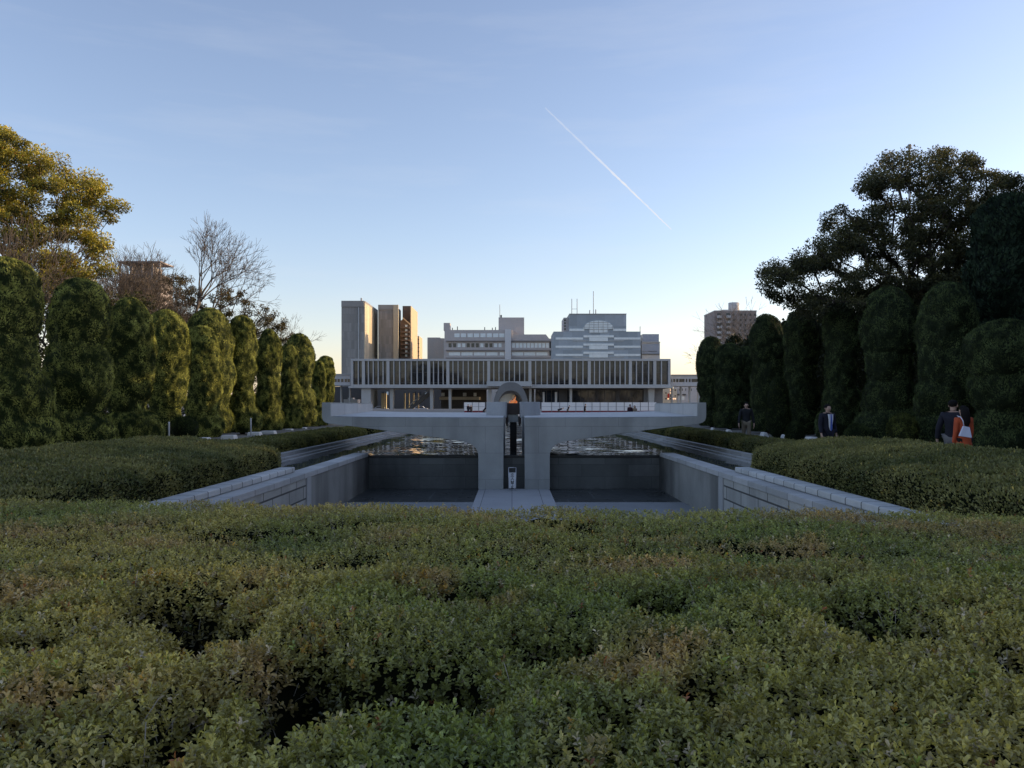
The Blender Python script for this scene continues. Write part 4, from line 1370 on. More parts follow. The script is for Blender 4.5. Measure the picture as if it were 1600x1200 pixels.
def build_plaza():
    Y = 140.0
    # rows of white panels; each panel stands on its own posts
    k = 0
    posts = plain('panel_post', (0.2, 0.21, 0.26), 0.6)
    red = plain('dark_red_plastic', (0.16, 0.018, 0.025), 0.6)

    def screen(x0, x1, label, y=Y, h=2.18):
        o = thing('white_screen', label, 'screen', ((x0 + x1) / 2, y, 0.02), 'white screens along the plaza')
        mb = MB(); mb.box(x0 + .04, x1 - .04, y, y + .05, 0.75, h); mb.obj('panel', M['white'], o)
        mb = MB(); mb.box(x0 - .03, x0 + .03, y - .02, y + .07, 0.02, h + .03); mb.box(x1 - .03, x1 + .03, y - .02, y + .07, 0.02, h + .03)
        mb.box(x0 + .03, x1 - .03, y - .015, y + .065, 1.42, 1.47)
        mb.obj('frame', posts, o)
        mb = MB(); mb.box(x0 + .05, x1 - .05, y - .01, y + .06, 0.25, 0.75); mb.obj('skirt', red, o)
    xs = [846, 862] + [862 + 12.6 * i for i in range(1, 14)]
    for i, (a, b) in enumerate(zip(xs, xs[1:])):
        screen(PX(a, Y), PX(b, Y), 'white plaza panel, %s' % (
            'first beside the right parapet of the flame', 'second from the flame', 'behind the figure bending low', 'between the two stooping figures', 'just right of the stooping figures', 'behind the walking dark figure',
            'just right of the walking figure', 'halfway between the walking figure and the pair', 'third to the left of the pair', 'second to the left of the pair', 'just left of the pair', 'behind the pair in plum and beige', 'just right of the pair', 'last before the right fingertip of the platform')[i])
    for i, (a, b) in enumerate([(725, 738), (738, 748), (748, 758)]):
        screen(PX(a, Y), PX(b, Y), 'white plaza panel left of the flame, %s' % ('behind the pair of dark figures', 'the middle one of three', 'nearest the flame parapet')[i])
    # low pale plaza kerb in front of the museum
    mb = MB(); mb.box(-38, 38, 186, 198, 0.0, 0.85); o = mb.obj('podium', M['podium'], None, (0, 192, 0)); tag(o, 'low stone podium carrying the long raised building', 'podium')


M['podium'] = wall_mat('podium_stone', (0.36, 0.345, 0.34), (0.27, 0.26, 0.255), 0.85, 0.15, 0.1, 0.1)


# ------------------------------------------------------------------ the raised museum building
def build_museum():
    Y = 210.0
    X = lambda px: PX(px, Y)
    Z = lambda py: PZ(py, Y)
    D = 18.0
    t = thing('museum', 'long modernist building raised on columns, its glass front ruled by white vertical fins', 'building', (0, Y + D / 2, 0))
    x0, x1 = X(548), X(1048)
    mb = MB(); mb.box(x0, x1, Y, Y + D, Z(564), Z(560.6)); mb.obj('roof', M['mus'], t, bevel=0.05)
    for a, b in ((548, 551.5), (1044.3, 1048)):
        mb = MB(); mb.box(X(a), X(b), Y + .002, Y + D - .002, Z(601), Z(564)); mb.obj('end_wall', M['mus'], t)
    mb = MB(); mb.box(x0 - .5, x1 + .5, Y - 0.6, Y + D, Z(606.3), Z(603.3)); mb.box(x0, x1, Y - .25, Y + D - .1, Z(603.3), Z(600.8)); mb.obj('floor_slab', M['mus'], t, bevel=0.04)
    # glass: one pane between each pair of fins
    wide = [567.6, 606.0, 669.7, 699.7, 763.5, 828, 891.3, 920.9, 985.2, 1023.4]
    fins = []
    edges = [551.5] + wide + [1044.3]
    for a, b in zip(edges, edges[1:]):
        n = max(1, int(round((b - a) / 8.5)))
        for i in range(1, n):
            fins.append(a + (b - a) * i / n)
    for f in fins:
        mb = MB(); mb.box(X(f - .75), X(f + .75), Y + .15, Y + 1.0, Z(600.8), Z(564)); mb.obj('fin', M['mus'], t)
    for f in wide:
        mb = MB(); mb.box(X(f - 2.3), X(f + 2.3), Y + .1, Y + 1.3, Z(600.8), Z(564)); mb.obj('column', M['mus'], t)
    allx = sorted([551.5, 1044.3] + fins + wide)
    for a, b in zip(allx, allx[1:]):
        mb = MB(); mb.box(X(a), X(b), Y + 1.0, Y + 1.06, Z(600.8), Z(564)); g = mb.obj('window', M['glass'], t)
        for py in (581.5, 597.5):
            mb = MB(); mb.box(X(a), X(b), Y + .93, Y + 1.0, Z(py) - .06, Z(py) + .06); mb.obj('transom', M['mus_dark'], g)
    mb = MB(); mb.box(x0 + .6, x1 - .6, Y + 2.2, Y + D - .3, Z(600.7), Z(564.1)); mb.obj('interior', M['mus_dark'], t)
    # canopy block over the centre
    mb = MB(); mb.box(X(761), X(830.5), Y - 3.2, Y - .7, Z(604), Z(596.4)); mb.obj('canopy', M['canopy'], t, bevel=0.05)
    # ground floor: columns, recessed walls, glazing, stair
    zt, zb = Z(606.4), 2.0
    for px, w in ((610, 6), (673, 5.5), (702, 4.5), (765, 5), (829, 4), (893, 4), (1020, 10)):
        mb = MB(); mb.prism([(X(px - w * .36), zb - 2), (X(px + w * .36), zb - 2), (X(px + w * .5), zt), (X(px - w * .5), zt)], Y + 2, Y + 4.2); mb.obj('pilotis', M['mus'], t)
    mb = MB(); mb.box(X(564), X(578.5), Y + .5, Y + 5, 0, zt); mb.obj('stair_tower', M['mus'], t)
    mb = MB(); mb.box(X(1010), X(1040), Y + 4, Y + 9, 0, zt); mb.obj('end_block', M['mus_wall2'], t)
    # sunlit cream columns at the rear of the open undercroft
    for px, w in ((583, 5.0), (588, 2.2), (619.7, 2.0), (626.7, 2.0), (634.3, 1.8), (642.4, 1.6)):
        mb = MB(); mb.box(X(px - w / 2), X(px + w / 2), Y + 15.6, Y + 16.4, 0, Z(613)); mb.obj('rear_column', M['cream_col'], t)
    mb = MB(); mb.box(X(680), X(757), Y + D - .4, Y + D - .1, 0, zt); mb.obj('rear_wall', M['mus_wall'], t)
    mb = MB(); mb.box(X(678), X(746), Y + D - 2.2, Y + D - .9, Z(624), Z(619)); mb.obj('gallery_band', M['cream'], t)
    for a, b in ((680, 686), (717, 723), (735, 740)):
        mb = MB(); mb.box(X(a), X(b), Y + D - .62, Y + D - .42, Z(618), Z(612)); mb.obj('rear_window', M['glass_pale'], t)
    mb = MB()
    mb.prism([(X(630), Z(640)), (X(637), Z(640)), (X(668), Z(616)), (X(668), Z(613)), (X(662), Z(613))], Y + 8, Y + 9.8)
    mb.obj('stairway', M['mus_dark2'], t)
    mb = MB()
    for s in (0, 1.8):
        mb.tube([(X(631), Y + 8 + s, Z(635)), (X(664), Y + 8 + s, Z(608.5))], 0.09, 5)
    mb.obj('handrail', M['mus'], t)
    # bright curved entrance wall seen through the memorial arch
    mb = MB()
    mb.lathe([(2.5, 0), (2.5, Z(611.5))], 30, (X(789), Y + 7)); mb.obj('entrance_drum', M['drum'], t)
    mb = MB(); mb.box(X(803), X(836), Y + 9, Y + 9.3, 0, zt); mb.obj('inner_wall', M['mus_wall2'], t)
    gx = [838, 847, 855, 863, 873, 888, 897, 910, 922, 936, 948, 960, 972, 984, 997, 1009]
    for a, b in zip(gx, gx[1:]):
        mb = MB(); mb.box(X(a + .5), X(b - .5), Y + 5.0, Y + 5.1, 0.7, zt - .5); mb.obj('lobby_glass', M['glass'], t)
    mb = MB()
    for a in gx: mb.box(X(a - .5), X(a + .5), Y + 4.9, Y + 5.2, 0.7, zt - .5)
    mb.box(X(838), X(1009), Y + 4.8, Y + 5.3, zt - .5, zt - .02)
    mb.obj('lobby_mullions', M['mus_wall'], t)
    for a, b in ((849, 852), (868.5, 872)):
        mb = MB(); mb.box(X(a), X(b), Y + 4.7, Y + 4.85, 0.7, Z(612)); mb.obj('lobby_pillar', M['white'], t)
    for a, b in ((875, 888), (966, 972)):
        mb = MB(); mb.box(X(a), X(b), Y + 4.75, Y + 4.88, 0.7, zt - .5); mb.obj('lobby_panel', M['mus_wall'], t)

    # link corridors to the neighbouring wings
    def corridor(name, px0, px1, y, py_top, py_bot, label, win, y_roof=None):
        c = thing(name, label, 'building', (PX((px0 + px1) / 2, y), y + 4, 0))
        XX = lambda p: PX(p, y); ZZ = lambda p: PZ(p, y)
        mb = MB(); mb.box(XX(px0), XX(px1), y, y + 8, ZZ(py_bot), ZZ(py_top)); mb.obj('deck_block', M['white_wall'], c, bevel=0.05)
        mb = MB(); mb.box(XX(px0), XX(px1), y - .5, y, ZZ(py_top + 1.0), ZZ(py_top - .3)); mb.obj('roof_edge', M['mus'], c)
        for a, b in win:
            mb = MB(); mb.box(XX(a), XX(b), y - .05, y + .1, ZZ(597), ZZ(592)); mb.obj('window', M['glass_dark'], c)
        for a in np.arange(px0 + 3, px1, 14):
            mb = MB(); mb.box(XX(a), XX(a + 2), y + 2, y + 3, 0, ZZ(py_bot)); mb.obj('support', M['mus'], c)
        return c
    corridor('link_corridor', 470, 547.5, 214, 584.5, 602.5, 'pale raised corridor joining the left end of the long building', [(a, a + 3.6) for a in (505, 511, 517, 522.5, 527.5, 533, 538.5, 543)])
    corridor('link_corridor', 1048.6, 1120, 214, 585.5, 603.5, 'pale raised corridor joining the right end of the long building', [(1049, 1050.3), (1052, 1055), (1056.5, 1060), (1061.3, 1069.5), (1071.5, 1074), (1076, 1079), (1080.5, 1090), (1094, 1100)])
    o = thing('low_building', 'dark low building under the left corridor', 'building', (PX(530, 232), 236, 0))
    mb = MB(); mb.box(PX(490, 232), PX(566, 232), 232, 240, 0, PZ(604, 232)); mb.obj('wall', M['mus_dark'], o)
    mb = MB(); mb.box(PX(538, 228), PX(560, 228), 227, 231, 0, PZ(624, 228)); mb.box(PX(544, 228), PX(552, 228), 227.5, 230.5, PZ(624, 228), PZ(621.5, 228)); mb.obj('kiosk', M['mus'], o)
    o = thing('low_building', 'dark low building seen between the columns under the long raised building', 'building', (PX(640, 270), 275, 0))
    mb = MB(); mb.box(PX(590, 270), PX(690, 270), 270, 278, 0, PZ(600, 270)); mb.obj('wall', M['mus_wall'], o)
    for px in (597, 604, 613, 647, 655, 664, 671):
        mb = MB(); mb.box(PX(px, 270), PX(px + 3, 270), 269.9, 270.05, PZ(617, 270), PZ(612, 270)); mb.obj('window', M['glass_pale'] if px in (604, 664) else M['glass_dark'], o)
    # cars parked on the street beyond
    def car(px, y, label):
        x = PX(px, y)
        c = thing('parked_car', label, 'car', (x, y, 0), 'cars parked beyond the long building')
        mb = MB(); mb.prism([(x - 2.1, .35), (x + 2.1, .35), (x + 2.15, .8), (x + 1.2, .95), (x + .7, 1.45), (x - 1.2, 1.45), (x - 1.9, .95), (x - 2.15, .8)], y, y + 1.7); mb.obj('body', M['white'], c, bevel=.08)
        mb = MB(); mb.prism([(x - 1.65, .98), (x + 1.0, .98), (x + .6, 1.38), (x - 1.1, 1.38)], y - .02, y + 1.72); mb.obj('window', M['glass_dark'], c)
        for dx in (-1.3, 1.3):
            mb = MB(); mb.tube([(x + dx, y - .03, .33), (x + dx, y + .2, .33)], .33, 12); mb.obj('wheel', M['ink'], c)
    car(595, 246, 'white car parked beyond the left columns of the long building')
    car(657, 248, 'white car parked beyond the stairway of the long building')
    # small pale street buildings beyond the right corridor
    y = 330.0
    o = thing('street_building', 'small cream street building with dark windows and orange panes, right of the long building', 'building', (PX(1046, y), y + 4, 0))
    mb = MB(); mb.box(PX(1037, y), PX(1058, y), y, y + 8, 0, PZ(607, y)); mb.obj('wall', M['cream'], o)
    r = random.Random(4)
    for iy, py in enumerate((609.5, 614, 618.5, 623)):
        for px in (1040.5, 1044, 1048, 1052, 1055):
            if r.random() < .25: continue
            mb = MB(); mb.box(PX(px - 1, y), PX(px + 1, y), y - .1, y + .05, PZ(py + 1, y), PZ(py - 1, y)); mb.obj('window', M['warm'] if r.random() < .3 else M['glass_dark'], o)
    mb = MB(); mb.box(PX(1043, y), PX(1045.6, y), y - .5, y - .12, PZ(622, y), PZ(615, y)); mb.obj('shop_sign', M['red_sign'], o)
    o = thing('street_building', 'white street building under the right corridor with a row of narrow dark slots', 'building', (PX(1070, y), y + 4, 0))
    mb = MB(); mb.box(PX(1059, y), PX(1100, y), y + 1, y + 9, 0, PZ(604, y)); mb.obj('wall', M['white_wall'], o)
    for px in (1062.5, 1067, 1072.3, 1081):
        mb = MB(); mb.box(PX(px - .5, y), PX(px + .5, y), y + .9, y + 1.05, PZ(610.5, y), PZ(607, y)); mb.obj('slot', M['glass_dark'], o)
    for a, b in ((1058.5, 1062), (1067, 1072)):
        mb = MB(); mb.box(PX(a, y), PX(b, y), y + .2, y + .95, PZ(617.5, y), PZ(615.5, y)); mb.obj('awning', M['mus_dark'], o)
    for a, b in ((1061, 1064), (1066, 1070)):
        mb = MB(); mb.box(PX(a, y), PX(b, y), y + .9, y + 1.05, PZ(625, y), PZ(619, y)); mb.obj('window', M['glass_pale'], o)
    # cars on the street, seen under the left part of the building
    return t


M['canopy'] = wall_mat('canopy_pale_metal', (0.42, 0.45, 0.47), (0.37, 0.4, 0.42), 0.6, 0.2, 0.05, 0.05)
M['mus_wall2'] = wall_mat('museum_grey_wall', (0.23, 0.23, 0.24), (0.17, 0.17, 0.18), 0.8, 0.3, 0.15, 0.1)
M['mus_dark2'] = wall_mat('stair_concrete', (0.2, 0.2, 0.2), (0.14, 0.14, 0.14), 0.8, 0.4, 0.15, 0.1)
M['cream_col'] = wall_mat('rear_column_render', (0.8, 0.66, 0.42), (0.72, 0.58, 0.36), 0.8, 0.3, 0.05, 0.05)
M['drum'] = wall_mat('entrance_drum', (0.74, 0.70, 0.62), (0.68, 0.64, 0.57), 0.8, 0.3, 0.05, 0.05)
M['white_wall'] = wall_mat('white_render', (0.58, 0.58, 0.6), (0.5, 0.5, 0.52), 0.8, 0.2, 0.12, 0.05)
M['red_sign'] = plain('red_shop_sign', (0.5, 0.03, 0.02), 0.5)
_m, _nt, _b = new_mat('warm_window')
_t = N(_nt, 'ShaderNodeTexCoord'); _f, _ = noise_fac(_nt, _t.outputs['Object'], 3, 2, 0.5, 0.3, 0.7)
_nt.links.new(mixc(_nt, _f, (1.0, 0.35, 0.1), (1.0, 0.7, 0.35)), _b.inputs['Emission Color']); _b.inputs['Emission Strength'].default_value = 1.2  # panes glow orange by emission
M['warm'] = _m


# ------------------------------------------------------------------ skyline
def build_skyline():
    def block(name, px0, px1, y, d, py, mat, parent, z0=0, bevel=0.0):
        mb = MB(); mb.box(PX(px0, y), PX(px1, y), y, y + d, z0, PZ(py, y)); return mb.obj(name, mat, parent, bevel=bevel)

    def slab(name, px0, px1, y, pt, pb, mat, parent, front=0.12, d=0.3):
        mb = MB(); mb.box(PX(px0, y), PX(px1, y), y - front, y - front + d, PZ(pb, y), PZ(pt, y)); return mb.obj(name, mat, parent)
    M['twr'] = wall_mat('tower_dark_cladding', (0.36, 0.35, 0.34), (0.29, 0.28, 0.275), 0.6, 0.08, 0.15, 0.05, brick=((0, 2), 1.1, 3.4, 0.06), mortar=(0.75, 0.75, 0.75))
    M['twr_side'] = wall_mat('tower_side_sun_gold', (0.8, 0.66, 0.47), (0.7, 0.57, 0.4), 0.7, 0.1, 0.05, 0.05, brick=((1, 2), 4.2, 90, 0.12), mortar=(0.72, 0.72, 0.72))  # low sun on the tower sides painted in as a golden colour
    M['twr_band'] = wall_mat('tower_parapet_band', (0.33, 0.32, 0.31), (0.28, 0.27, 0.26), 0.7, 0.1, 0.1, 0.05)
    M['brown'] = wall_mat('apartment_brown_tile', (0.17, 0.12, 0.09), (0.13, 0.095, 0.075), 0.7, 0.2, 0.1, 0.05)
    M['brown_side'] = wall_mat('apartment_sunny_side', (0.62, 0.47, 0.3), (0.52, 0.4, 0.26), 0.7, 0.2, 0.1, 0.05)  # lit counterpart of the brown tile, sunshine put into the colour
    M['beige'] = wall_mat('hotel_beige_render', (0.576, 0.536, 0.52), (0.496, 0.456, 0.44), 0.8, 0.08, 0.15, 0.05)
    M['beige_d'] = wall_mat('hotel_dark_ledge', (0.352, 0.328, 0.328), (0.288, 0.272, 0.272), 0.8, 0.1, 0.1, 0.05)
    M['office'] = wall_mat('office_grey_panels', (0.47, 0.53, 0.585), (0.41, 0.465, 0.515), 0.6, 0.06, 0.05, 0.04, brick=((0, 2), 3.4, 4.4, 0.06), mortar=(0.8, 0.8, 0.8))
    M['pink'] = wall_mat('apartment_pinkish_render', (0.38, 0.33, 0.32), (0.32, 0.28, 0.27), 0.8, 0.15, 0.15, 0.05)
    M['blue_glass'] = wall_mat('blue_grey_screen', (0.352, 0.4, 0.496), (0.304, 0.344, 0.432), 0.4, 0.05, 0.05, 0.03)

    # twin towers
    y = 320.0
    t = thing('office_tower', 'taller dark grey tower on the left of the skyline with a golden sunlit side', 'building', (PX(551, y), y + 15, 0))
    block('tower_body', 533.5, 568.8, y, 31, 473.5, M['twr'], t)
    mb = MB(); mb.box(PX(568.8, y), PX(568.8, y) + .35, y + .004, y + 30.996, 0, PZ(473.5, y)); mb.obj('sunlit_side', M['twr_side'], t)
    slab('parapet_band', 533.5, 568.8, y, 470, 479.5, M['twr_band'], t, 0.3, 1.0)
    mb = MB(); mb.box(PX(533.5, y), PX(568.8, y) + .35, y + 0.7, y + 31, PZ(473.5, y), PZ(470, y)); mb.obj('crown_wall', M['twr_band'], t)
    block('corner_strip', 559.5, 561, y - .35, .34, 480, M['glass_grey'], t)
    mb = MB(); mb.tube([(PX(561, y), y + 5, PZ(470, y)), (PX(561, y), y + 5, PZ(463, y))], 0.35, 6); mb.obj('mast', M['mus'], t)
    y = 340.0
    t = thing('office_tower', 'second dark tower just right of the taller one, its golden side lit', 'building', (PX(604, y), y + 12, 0))
    block('tower_body', 591, 615, y, 20, 480, M['twr'], t)
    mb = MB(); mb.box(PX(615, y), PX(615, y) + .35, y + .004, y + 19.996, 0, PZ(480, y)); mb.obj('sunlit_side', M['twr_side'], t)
    slab('parapet_band', 591, 615, y, 476.3, 484, M['twr_band'], t, 0.3, 1.0)
    mb = MB(); mb.box(PX(591, y), PX(615, y) + .35, y + .7, y + 20, PZ(480, y), PZ(476.3, y)); mb.obj('crown_wall', M['twr_band'], t)
    mb = MB(); mb.box(PX(615.2, y), PX(622.8, y) , y - 1.0, y - .05, 0, PZ(476.6, y)); mb.obj('lit_face_strip', M['twr_side'], t)  # strip in front standing for the sunlit right face, painted gold
    # brown apartment house with balconies
    y = 350.0
    t = thing('apartment_tower', 'narrow brown apartment tower with stepped roof and balconies', 'building', (PX(634, y), y + 8, 0))
    mb = MB()
    zz = lambda p: PZ(p, y)
    mb.prism([(PX(625, y), 0), (PX(641, y), 0), (PX(641, y), zz(508)), (PX(630, y), zz(498)), (PX(625, y), zz(502))], y, y + 9)
    mb.obj('wall', M['brown'], t)
    block('stair_tower', 629, 641, y + 3, 6, 478, M['brown'], t, zz(508))
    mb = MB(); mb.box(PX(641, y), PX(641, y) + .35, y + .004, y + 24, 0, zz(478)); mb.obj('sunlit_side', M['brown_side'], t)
    mb = MB()
    mb.prism([(PX(629.5, y), zz(498)), (PX(641, y), zz(508)), (PX(641, y), zz(505.5)), (PX(629.5, y), zz(495.5))], y - .8, y - .02); mb.obj('roof', M['brown_side'], t)
    for i in range(8):
        py = 510 + i * 6.6
        b = slab('balcony', 627, 640, y, py + 1.2, py + 3.6, M['brown'], t, 1.6, 1.55)
        mb = MB(); mb.box(PX(633, y), PX(636.5, y), y - .1, y + .04, zz(py + 1.0), zz(py - 2.4)); mb.obj('window', M['glass_pale'], t)
        mb = MB(); mb.box(PX(641, y) + .36, PX(642.4, y), y + 2, y + 6, zz(py + 2), zz(py - .3)); mb.obj('side_balcony', M['brown_side'], t)
    t = thing('apartment_tower', 'low golden lit block behind the brown apartment tower', 'building', (PX(650, 380), 388, 0))
    block('wall', 646.5, 649.5, 380, 14, 526, M['brown'], t)
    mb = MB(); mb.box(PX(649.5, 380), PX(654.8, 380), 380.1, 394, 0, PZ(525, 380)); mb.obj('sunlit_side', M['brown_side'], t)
    for i in range(5):
        slab('ledge', 649.6, 655.2, 380, 530 + i * 6.3, 531.2 + i * 6.3, M['brown'], t, .5, .6)
    # low box
    t = thing('office_block', 'plain windowless grey block left of the hotel', 'building', (PX(680, 345), 352, 0))
    block('wall', 667.8, 694, 345, 12, 528.5, M['mus'], t)
    mb = MB(); mb.prism([(PX(667.8, 345), PZ(528.5, 345)), (PX(689, 345), PZ(528.5, 345)), (PX(687, 345), PZ(527.2, 345)), (PX(667.8, 345), PZ(527.2, 345))], 345.3, 356); mb.obj('roof', M['mus'], t)

    # hotel
    y = 330.0
    t = thing('hotel', 'broad beige hotel with bands of windows and a white central pillar', 'building', (PX(777, y), y + 8, 0))
    block('wall', 693.5, 862.5, y, 16, 529, M['beige'], t)
    block('upper_wall', 694.5, 803, y + .003, 15, 515.5, M['beige'], t, PZ(529, y))
    mb = MB(); zz = lambda p: PZ(p, y)
    mb.prism([(PX(803, y), zz(529)), (PX(862.5, y), zz(529)), (PX(858, y), zz(529)), (PX(853, y), zz(522.5)), (PX(803, y), zz(522.5))], y + .01, y + 14); mb.obj('roof', M['beige'], t)
    block('penthouse', 779, 819, y + 4, 9, 496, M['beige'], t, zz(524))
    block('chimney', 693.2, 703, y + 1, 5, 504.5, M['beige'], t, zz(516))
    mb = MB(); mb.box(PX(789, y), PX(798.5, y), y - 1.6, y - .02, 0, zz(515)); mb.obj('pillar', M['white'], t)
    for py in (532.2, 546.6, 558.6):
        for a, b in ((697, 788.8), (798.7, 862)):
            slab('ledge', a, b, y, py, py + 1.3, M['beige_d'], t, 1.0, .98)
    def wins(xs, pt, pb, w, mat):
        for a in xs:
            f = slab('window', a, a + w, y, pt, pb, mat, t, .1, .2)
    wins([710, 720, 730.5, 740.5, 750.5, 760.5, 770.5, 780], 521, 527, 8.2, M['glass_pale'])
    r = random.Random(2)
    for a in np.arange(701, 786, 7.1):
        slab('window', a, a + 4.6, y, 536.4, 542.6, M['glass_pale'] if r.random() < .6 else M['glass_dark'], t, .1, .2)
    for a in np.arange(800, 858, 5.9):
        slab('window', a, a + 4.6, y, 536, 543.4, M['glass_pale'], t, .1, .2)
    wins([701.5, 721, 740.5, 760], 550.4, 555.6, 17.5, M['glass_pale'])
    wins([781], 550.4, 555.6, 7, M['glass_pale'])
    wins([800, 819, 838], 550.4, 555.6, 17.5, M['glass_pale'])
    wins([858.6], 534, 544, 2.6, M['glass_dark']); wins([858.6], 548, 556, 2.6, M['glass_dark'])
    for px, top in ((706, 511), (714, 509), (757, 510), (769, 511), (774, 510)):
        mb = MB(); mb.tube([(PX(px, y), y + 3, zz(515.4)), (PX(px, y), y + 3, zz(top))], .18, 5); mb.obj('vent_pipe', M['mus_dark'], t)
    mb = MB(); mb.box(PX(781.5, y), PX(784, y), y + 5, y + 6, zz(496), zz(490)); mb.obj('roof_box', M['mus_dark'], t)
    mb = MB(); mb.tube([(PX(780.6, y), y + 6, zz(496)), (PX(780.6, y), y + 6, zz(473))], .12, 5); mb.obj('mast', M['mus'], t)

    # office with arched window
    y = 300.0
    zz = lambda p: PZ(p, y)
    t = thing('office_building', 'blue grey office building with a great arched window and bands of glass', 'building', (PX(933, y), y + 10, 0))
    block('lower_wall', 865, 1001, y, 20, 518, M['office'], t)
    block('upper_wall', 890, 978.6, y + .004, 19.9, 491, M['office'], t, zz(518))
    mb = MB(); mb.box(PX(880.5, y + 6), PX(890, y), y + 5, y + 18, zz(518), zz(494)); mb.obj('side_wing', M['beige'], t)
    mb = MB(); mb.box(PX(889.6, y), PX(979, y), y - .2, y + 20, zz(491), zz(490)); mb.obj('roof_edge', M['mus'], t)
    for i in range(4):
        slab('side_window', 881.5, 884, y + 5, 499 + i * 4.6, 501.6 + i * 4.6, M['glass_dark'], t, .1, .2)
    slab('window_band', 890, 913, y, 513.6, 517.3, M['glass_pale'], t)
    slab('window_band', 958, 978.3, y, 513.6, 517.3, M['glass_pale'], t)
    for pt, pb in ((527.3, 530.6), (540.2, 543.4), (553, 556.2)):
        for a, b in ((868, 911), (959.5, 1000.6)):
            slab('window_band', a, b, y, pt, pb, M['glass_pale'], t)
        slab('bay_window', 911.5, 959, y, pt - 3.3, pb - 3.2, M['glass_pale'], t, .3, .5)
        slab('bay_window', 920.5, 949.8, y, pb - 3.0, pb + 2.6, M['glass_pale'], t, .3, .5)
        slab('lower_band', 895, 920, y, pb + 1.0, pb + 2.8, M['glass_grey'], t)
        slab('lower_band', 950.3, 975, y, pb + 1.0, pb + 2.8, M['glass_grey'], t)
    # arched window
    mb = MB(); pts = []
    for i in range(21):
        a = math.pi * i / 20
        pts.append((PX(935 + 23.5 * math.cos(a), y), zz(514 - 13 * math.sin(a) ** 0.9 if 0 < i < 20 else 514)))
    mb.prism(pts, y - .35, y + .1); ar = mb.obj('arched_window', M['glass_pale'], t)
    mb = MB(); mb.box(PX(920.5, y), PX(949.8, y), y - .3, y + .1, zz(519.8), zz(514)); mb.obj('arched_window_foot', M['glass_pale'], t)
    mb = MB()
    for px in (913.5, 920.5, 927.8, 935, 942.2, 949.5, 957):
        h = 13 * max(0, 1 - ((px - 935) / 23.5) ** 2) ** .45
        mb.box(PX(px, y) - .07, PX(px, y) + .07, y - .42, y - .36, zz(519.6 if abs(px - 935) < 16 else 514), zz(514 - h))
    for py in (504, 507.6, 511.2, 514.8):
        w = 23.5 * max(0.05, 1 - (max(0, 514 - py) / 13) ** 2.2) ** .5
        if py > 514: w = 14.6
        mb.box(PX(935 - w, y), PX(935 + w, y), y - .46, y - .425, zz(py) - .07, zz(py) + .07)
    mb.obj('glazing_bars', M['mus'], ar)
    for px, a in ((895, 464), (903.4, 464), (929.3, 452), (923.4, 482), (933, 481)):
        mb = MB(); mb.tube([(PX(px, y), y + 5, zz(490)), (PX(px, y), y + 5, zz(a))], .2 if a > 470 else .13, 5)
        if px == 895: mb.box(PX(895, y), PX(903.4, y), y + 4.95, y + 5.05, zz(480.5), zz(480))
        mb.obj('mast', M['mus'], t)
    # small glass block at the right
    y = 310.0
    zz = lambda p: PZ(p, y)
    t = thing('office_block', 'small block with blue grey glass faces right of the arched office', 'building', (PX(1017, y), y + 6, 0))
    block('wall', 1003, 1031, y, 12, 535, M['white_wall'], t)
    mb = MB(); mb.box(PX(1004.5, y), PX(1030, y), y + .5, y + 11, zz(535), zz(521.8)); mb.obj('upper_storey', M['blue_glass'], t)
    slab('glass_face', 1002.8, 1030.8, y, 537.5, 553, M['blue_glass'], t, .3, .4)
    slab('ledge', 1002.6, 1031.2, y, 534, 535.6, M['mus'], t, .5, .6)
    mb = MB(); r = random.Random(9); x = 1003.8
    while x < 1026:
        w = r.uniform(.5, 1.1)
        hh = r.uniform(.35, .8) if x < 1013 else r.uniform(.7, 1.3)
        mb.box(PX(x, y), PX(x + w, y), y - .36, y - .31, zz(549.6), zz(549.6 - hh)); x += w + .28
    mb.obj('lettering', M['mus_dark'], t)
    slab('ledge', 1002.8, 1030.8, y, 553, 553.8, M['mus_dark'], t, .5, .6)
    mb = MB(); mb.tube([(PX(1003.4, y), y + 5, zz(535)), (PX(1003.4, y), y + 5, zz(508))], .14, 5); mb.obj('mast', M['mus'], t)

    # right apartment house with rounded stair tower
    y = 260.0
    zz = lambda p: PZ(p, y)
    t = thing('apartment_building', 'pinkish apartment building with white balconies and a round stair tower, right', 'building', (PX(1150, y), y + 8, 0))
    block('wall', 1116.5, 1182, y, 14, 486.5, M['pink_d'], t)
    mb = MB(); mb.lathe([(PX(1163, y) / 2 - PX(1146, y) / 2, zz(487)), (PX(1163, y) / 2 - PX(1146, y) / 2, zz(469.5))], 24, (PX(1154.5, y), y + 6)); mb.obj('stair_drum', M['beige'], t)
    mb = MB(); mb.box(PX(1116, y), PX(1182.5, y), y - .15, y + 14.2, zz(486.5), zz(485)); mb.obj('roof_edge', M['beige'], t)
    mb = MB(); mb.box(PX(1133, y), PX(1143, y), y + 3, y + 7, zz(485), zz(482)); mb.obj('roof_box', M['beige'], t)
    for i in range(9):
        py = 490 + i * 8.2
        for a in (1120.5, 1134.6):
            b = slab('balcony', a, a + 6.2, y, py + 3.2, py + 7.0, M['white_wall'], t, .9, .88)
            slab('recess', a, a + 6.2, y, py - .8, py + 3.0, M['glass_dark'], t, .04, .1)
        for a in (1145, 1156, 1163, 1171, 1178):
            slab('window', a, a + 2.8, y, py, py + 3.6, M['glass_dark'], t, .06, .12)
    # left apartment house behind the bare trees
    y = 160.0
    zz = lambda p: PZ(p, y)
    t = thing('apartment_building', 'pinkish building with an open roof frame, half hidden by bare trees on the left', 'building', (PX(220, y), y + 7, 0))
    block('wall', 186, 250, y, 6, 428, M['pink'], t)
